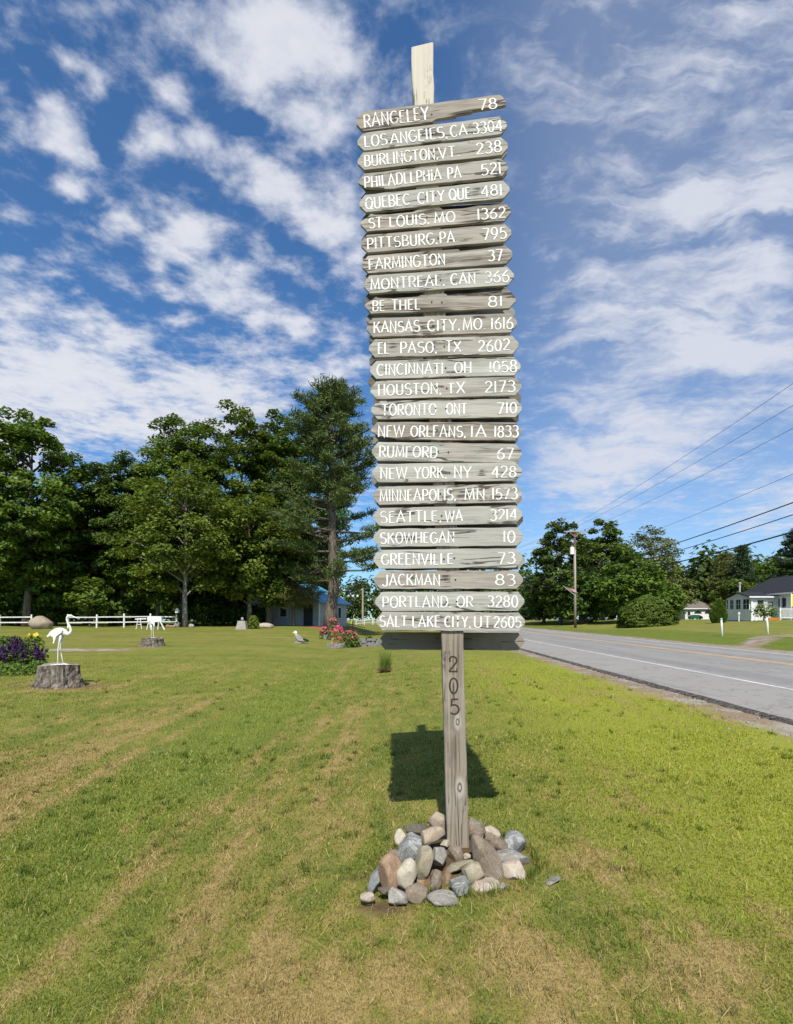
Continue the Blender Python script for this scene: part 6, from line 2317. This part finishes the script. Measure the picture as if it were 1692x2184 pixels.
def shed():
    Y = 92.0
    x0 = fx(1462, Y)
    p = (x0, Y, gz(x0 + 2, Y) - 0.1)
    t = thing('white_shed', 'small white outbuilding with a grey-brown roof and arched door lights, beside the arborvitae', 'shed', p, R(-8))
    w, d, h = 5.0, 5.0, 2.0
    MB().prism([(0, -.3), (w, -.3), (w, h), (0, h)], 0, d).build('wall', M_SIDING, t)
    rf = MB()
    rf.add([(-.4, -.4, h), (w + .4, -.4, h), (w + .4, d + .4, h), (-.4, d + .4, h), (1.6, d / 2, h + 1.35), (w - 1.6, d / 2, h + 1.35)],
           [(0, 1, 5, 4), (1, 2, 5), (2, 3, 4, 5), (3, 0, 4), (3, 2, 1, 0)])
    rf.build('roof', M_GREYROOF, t)
    MB().box((w / 2, -.41, h - .06), (w + .8, .03, .16)).build('eave_trim', M_WHITE, t)
    MB().box((2.9, -.02, .85), (3.4, .05, 1.75)).build('door', M_WHITE, t)
    for cx in (2.05, 3.75):
        n = 10
        MB().prism([(cx + .62 * math.cos(math.pi * i / n), 1.08 + .48 * math.sin(math.pi * i / n)) for i in range(n + 1)], -.075, -.05).build('door_light', M_GLASS, t)
    window(t, (.6, 0, 1.1), .45, .7, '-y')
    q = on_ground(1483, 88)
    o = MB().prism([(-1.0, 0), (1.1, 0), (1.05, .35), (.5, .62), (-.3, .66), (-.95, .40)], -.4, .4).build('garden_machine', M_GREENPL, None, loc=q)
    t = thing('covered_cart', 'low dark green covered cart parked in front of the white outbuilding', 'cart', q)
    o.name = 'cover'
    o.parent = t
    o.location = (0, 0, 0.10)
    for x in (-.6, .6):
        for y in (-.38, .38):
            MB().tube([(x, y - .05, .16), (x, y + .05, .16)], .18, 12).build('wheel', M_BLACK, t)


shed()


# ------------------------------------------------------------------ poles, wires, markers
def pole_mat():
    m, t, b = new_mat('utility_pole_wood', 0.9, 0.15)
    tc = t.node('ShaderNodeTexCoord').outputs['Object']
    z = t.sep(tc)[2]
    n = t.noise(t.mapping(tc, scale=(10, 10, 0.8)), 1.0, 5.0, 0.7)
    c = t.mix(n, (0.30, 0.235, 0.18), (0.50, 0.45, 0.385))
    c = t.mix(t.mapr(z, 9.1, 9.6), c, (0.12, 0.085, 0.06))
    c = t.mix(t.mapr(t.math('ADD', z, t.math('MULTIPLY', n, 1.0)), 2.3, 0.8), c, (0.24, 0.125, 0.085))
    t.put(b.inputs['Base Color'], c)
    return m


def flag_mat():
    m, t, b = new_mat('striped_flag', 0.75, 0.15)
    tc = t.node('ShaderNodeTexCoord').outputs['UV']
    u, v, _ = t.sep(tc)
    k = t.math('MODULO', t.math('FLOOR', t.math('MULTIPLY', v, 13.0)), 2.0)
    c = t.mix(k, (0.55, 0.035, 0.05), (0.74, 0.72, 0.70))
    can = t.math('MULTIPLY', t.math('LESS_THAN', u, 0.4), t.math('GREATER_THAN', v, 0.46))
    # rows of white stars on blue
    vo = t.node('ShaderNodeTexVoronoi', {'Vector': t.mapping(tc, scale=(24, 16, 1)), 'Scale': 1.0, 'Randomness': 0.0})
    blue = t.mix(t.math('LESS_THAN', vo.outputs['Distance'], 0.27), (0.025, 0.035, 0.14), (0.74, 0.72, 0.70))
    c = t.mix(can, c, blue)
    t.put(b.inputs['Base Color'], c)
    return m


UPX, UPY = fx(1227.5, 63.0), 63.0


def utility():
    g = gz(UPX, UPY)
    t = thing('utility_pole', 'tall wooden utility pole with cross-arm and white transformer beyond the road', 'utility pole', (UPX, UPY, g))
    H = EYE + (HY - 1128) / F * UPY - g
    MB().tube([(0, 0, -.4), (-.03, 0, H * .5), (-.09, 0, H)], [.165, .145, .115], 12).build('pole', pole_mat(), t, smooth=True)
    za = H - 0.35
    MB().bar((-1.42, -.16, za), (1.22, -.16, za), .11, .13).build('cross_arm', M_POLE, t)
    for s in (-1, 1):
        MB().bar((-.09 + s * .72, -.16, za - .02), (-.09, -.14, za - .62), .05, .05).build('brace', M_POLE, t)
    for x in (-1.3, 1.1, -0.07):
        z = za + .07 if abs(x) > .5 else H
        MB().tube([(x, -.16 if abs(x) > .5 else 0, z), (x, -.16 if abs(x) > .5 else 0, z + .2)], [.05, .06], 8).build('insulator', M_BLACK, t)
    zt = EYE + (HY - 1175) / F * UPY - g
    tr = MB().tube([(-.42, -.12, zt - .42), (-.42, -.12, zt + .36), (-.42, -.12, zt + .44)], [.26, .26, .18], 14).build('transformer', M_WHITE, t, smooth=False)
    MB().tube([(-.42, -.12, zt + .44), (-.42, -.12, zt + .66)], .045, 7).build('bushing', M_STEEL, tr)
    MB().bar((-.18, -.1, zt), (-.05, 0, zt), .1, .1).build('bracket', M_STEEL, t)
    # flag on a slanted staff
    zf = EYE + (HY - 1269) / F * UPY - g
    f = thing('flag', 'striped national flag drooping from a slanted staff on the utility pole', 'flag', (UPX - .14, UPY - .1, g + zf))
    MB().tube([(0, 0, 0), (-1.12, -.1, .88)], [.022, .018], 8).build('staff', M_FENCE, f)
    vs, fs, uv = [], [], []
    A, B = Vector((-1.08, -.1, .84)), Vector((-.18, -.02, .16))
    na, nb = 13, 9
    for i in range(na):
        for j in range(nb):
            u, v = i / (na - 1), j / (nb - 1)
            # hoist along the staff, fly hanging towards the pole
            p = A.lerp(A + (B - A) * 0.62, v)
            q = p + Vector((0.92 * u, 0.10 * math.sin(5 * u + 2 * v), -0.12 * u - 0.22 * u * u - 0.06 * math.sin(4 * u)))
            vs.append(q)
            uv.append((u, 1 - v))
    for i in range(na - 1):
        for j in range(nb - 1):
            a = i * nb + j
            fs.append((a, a + 1, a + nb + 1, a + nb))
    o = MB().add(vs, fs).build('cloth', flag_mat(), f, smooth=True, fixn=False)
    ul = o.data.uv_layers.new(name='UVMap')
    for lp in o.data.loops:
        ul.data[lp.index].uv = uv[lp.vertex_index]
    sm = o.modifiers.new('thickness', 'SOLIDIFY')
    sm.thickness = 0.006
    f.scale = (1.25, 1.25, 1.25)
    # wires along the road to the next pole behind the viewer's right
    def wire(label, dx, z0, z1, r, sag, x1=18.6, y1=16.0):
        a = Vector((UPX + dx, UPY - .16, g + z0))
        b = Vector((x1 + dx * 0.9, y1, gz(18, 16) + z1))
        c = b + (b - a) * 0.6
        pts = []
        for i in range(25):
            u = i / 24
            p = a.lerp(b, u)
            p.z -= sag * 4 * u * (1 - u)
            pts.append(p)
        for i in range(1, 9):
            p = b.lerp(c, i / 8)
            p.z -= sag * 0.5 * (1 - (2 * i / 8 - 1) ** 2)
            pts.append(p)
        back = []
        # onwards to the farther pole
        d = Vector((UPX - 7.5 + dx, UPY + 42, g + z0 + .6))
        for i in range(8, 0, -1):
            u = i / 8
            p = a.lerp(d, u)
            p.z -= sag * 4 * u * (1 - u)
            back.append(p)
        o = MB().tube([tuple(p) for p in back + pts], r, 6).build('power_line', M_WIRE, None, smooth=True)
        tag(o, label, 'wire', 'overhead wires along the road')
    wire('topmost thin power line, from the left end of the cross-arm', -1.3, za + .24, za + .62, .010, .40)
    wire('second thin power line from the top, from the pole top', -.07, H + .18, za + .2, .010, .40)
    wire('third thin power line from the top, from the right end of the cross-arm', 1.1, za + .24, za - .35, .010, .45)
    wire('lone thin wire between the three top lines and the thick cables', .1, H * .70, H * .72, .010, .35)
    wire('uppermost thick black cable of three', .16, 6.9, 7.30, .030, .55)
    wire('middle thick black cable, slightly thinner', .17, 6.35, 6.70, .023, .55)
    wire('lowest and thickest black cable', .16, 5.7, 5.85, .038, .60)


utility()


def markers():
    r = np.random.default_rng(3)
    for px, Y, h, top, ln, lab in ((1541, 30.0, .95, 1, -.05, 'white marker post with a greenish cap, at the drive beyond the road'), (1639, 30.0, .95, 0, -.07, 'white marker post leaning left, nearest the house, in front of the sapling'),
                                   (1436, 60.0, .98, 0, 0.0, 'distant thin white marker post beside the big bush')):
        p = on_ground(px, Y)
        t = thing('marker_post', lab, 'post', p, 0.0, 'white marker posts on the far verge')
        MB().tube([(0, 0, -.2), (ln * .5, 0, h * .5), (ln, 0, h)], [.050, .050, .048] if Y < 50 else [.05, .05, .05], 10).build('shaft', M_WHITE, t, smooth=True)
        if top:
            MB().tube([(ln, 0, h), (ln, 0, h + .02), (ln, 0, h + .07)], [.075, .08, .03], 10).build('cap', M_GREYGREEN, t)
    # left distance: plain pole with guys, white guard rail, lamp
    Y = 118
    p = on_ground(774, Y)
    t = thing('utility_pole', 'bare pale pole with guy wires far off, just left of the lowest boards', 'utility pole', p)
    H = hpx(774, 1243, Y)
    MB().tube([(0, 0, -.3), (0, 0, H)], [.22, .17], 8).build('pole', M_POLE, t)
    for s in (-1, 1):
        MB().tube([(0, 0, H * .8), (s * 2.6, -.5, 0)], .02, 5).build('guy_wire', M_WIRE, t)
        MB().tube([(s * 1.85, -.36, H * .8 * (1 - 1.85 / 2.6)), (s * 2.55, -.49, .12)], .06, 6).build('guy_guard', M_YELLOW, t)
    rail_fence('white guard rail along the far bend of the road, left of the lowest boards', fx(760, 92), 92, fx(846, 96), 96, 6)
    t = thing('garden_lamp', 'black garden lamp post with three globes, right of the pine trunk', 'lamp', on_ground(753, 44))
    h = hpx(753, 1274, 44)
    MB().tube([(0, 0, -.1), (0, 0, .5), (0, 0, .55), (0, 0, h)], [.09, .07, .04, .035], 8).build('post', M_BLACK, t)
    for x in (-.38, 0, .38):
        if x:
            MB().tube([(0, 0, h - .25), (x * .6, 0, h - .22), (x, 0, h - .05)], .022, 6).build('arm', M_BLACK, t)
        MB().ball((x, 0, h + .10), .12, 12).build('globe', M_FENCE, t, smooth=True)


M_GREYGREEN = plain('cap_green', (0.42, 0.55, 0.46), 0.5, 0.4)
markers()


# ------------------------------------------------------------------ shaded house at the left
def left_house():
    ang = R(-18)
    cx, cy = fx(680, 50), 50.0
    g = gz(cx - 3, cy + 3)
    t = thing('white_cottage', 'white cottage with a blue metal roof, in the shade behind the tall pine', 'house', (cx, cy, g), ang)
    w, d, h = 7.4, 6.6, 2.30
    # local: x from -w (left) to 0 (right corner), y depth
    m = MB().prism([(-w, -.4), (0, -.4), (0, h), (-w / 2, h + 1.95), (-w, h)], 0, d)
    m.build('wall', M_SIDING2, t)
    rf = MB()
    k = 1.95 / (w / 2)
    for xa, s in ((.40, 1), (-w - .40, -1)):
        z0 = h - .40 * k
        rf.add([(xa, -.45, z0 + .04), (xa, d + .45, z0 + .04), (-w / 2, d + .45, h + 1.99), (-w / 2, -.45, h + 1.99), (xa, -.45, z0 + .13), (xa, d + .45, z0 + .13), (-w / 2, d + .45, h + 2.08), (-w / 2, -.45, h + 2.08)],
               [(0, 1, 2, 3), (7, 6, 5, 4), (0, 4, 5, 1), (1, 5, 6, 2), (0, 3, 7, 4)])
    rf.build('roof', M_BLUEROOF, t)
    window(t, (-3.75, 0, 1.25), .75, .85, '-y', frame=M_FENCE)
    window(t, (-6.1, 0, 1.25), .75, .85, '-y', frame=M_FENCE)
    MB().box((-1.1, -.02, 1.0), (.95, .05, 2.05)).build('door', M_BLACK, t)
    # right-hand wall: two tall windows
    for y in (2.4, 4.7):
        f = MB()
        f.box((.02, y, 1.25), (.05, .75, 1.25))
        o = f.build('window', M_FENCE, t)
        MB().box((.05, y, 1.25), (.012, .60, 1.08)).build('pane', M_GLASS, o)
    MB().box((.02, .06, 1.0), (.10, .16, 2.6)).build('corner_board', M_WHITE, t)
    # red mulch ring under the pine
    q = on_ground(700, 43.2)
    n = 24
    r = np.random.default_rng(2)
    rim = [(1.9 * math.cos(6.283 * i / n) * (1 + .1 * r.normal()), 1.0 * math.sin(6.283 * i / n) * (1 + .1 * r.normal())) for i in range(n)]
    m = MB().add([(x, y, gz(q[0] + x, q[1] + y) - q[2] - .03) for x, y in rim] + [(x * .6, y * .6, gz(q[0] + x * .6, q[1] + y * .6) - q[2] + .10) for x, y in rim] + [(0, 0, .14)],
                 [(i, (i + 1) % n, n + (i + 1) % n, n + i) for i in range(n)] + [(n + i, n + (i + 1) % n, 2 * n) for i in range(n)])
    o = m.build('mulch', M_TERRA, None, loc=q)
    tag(o, kind='structure')


left_house()
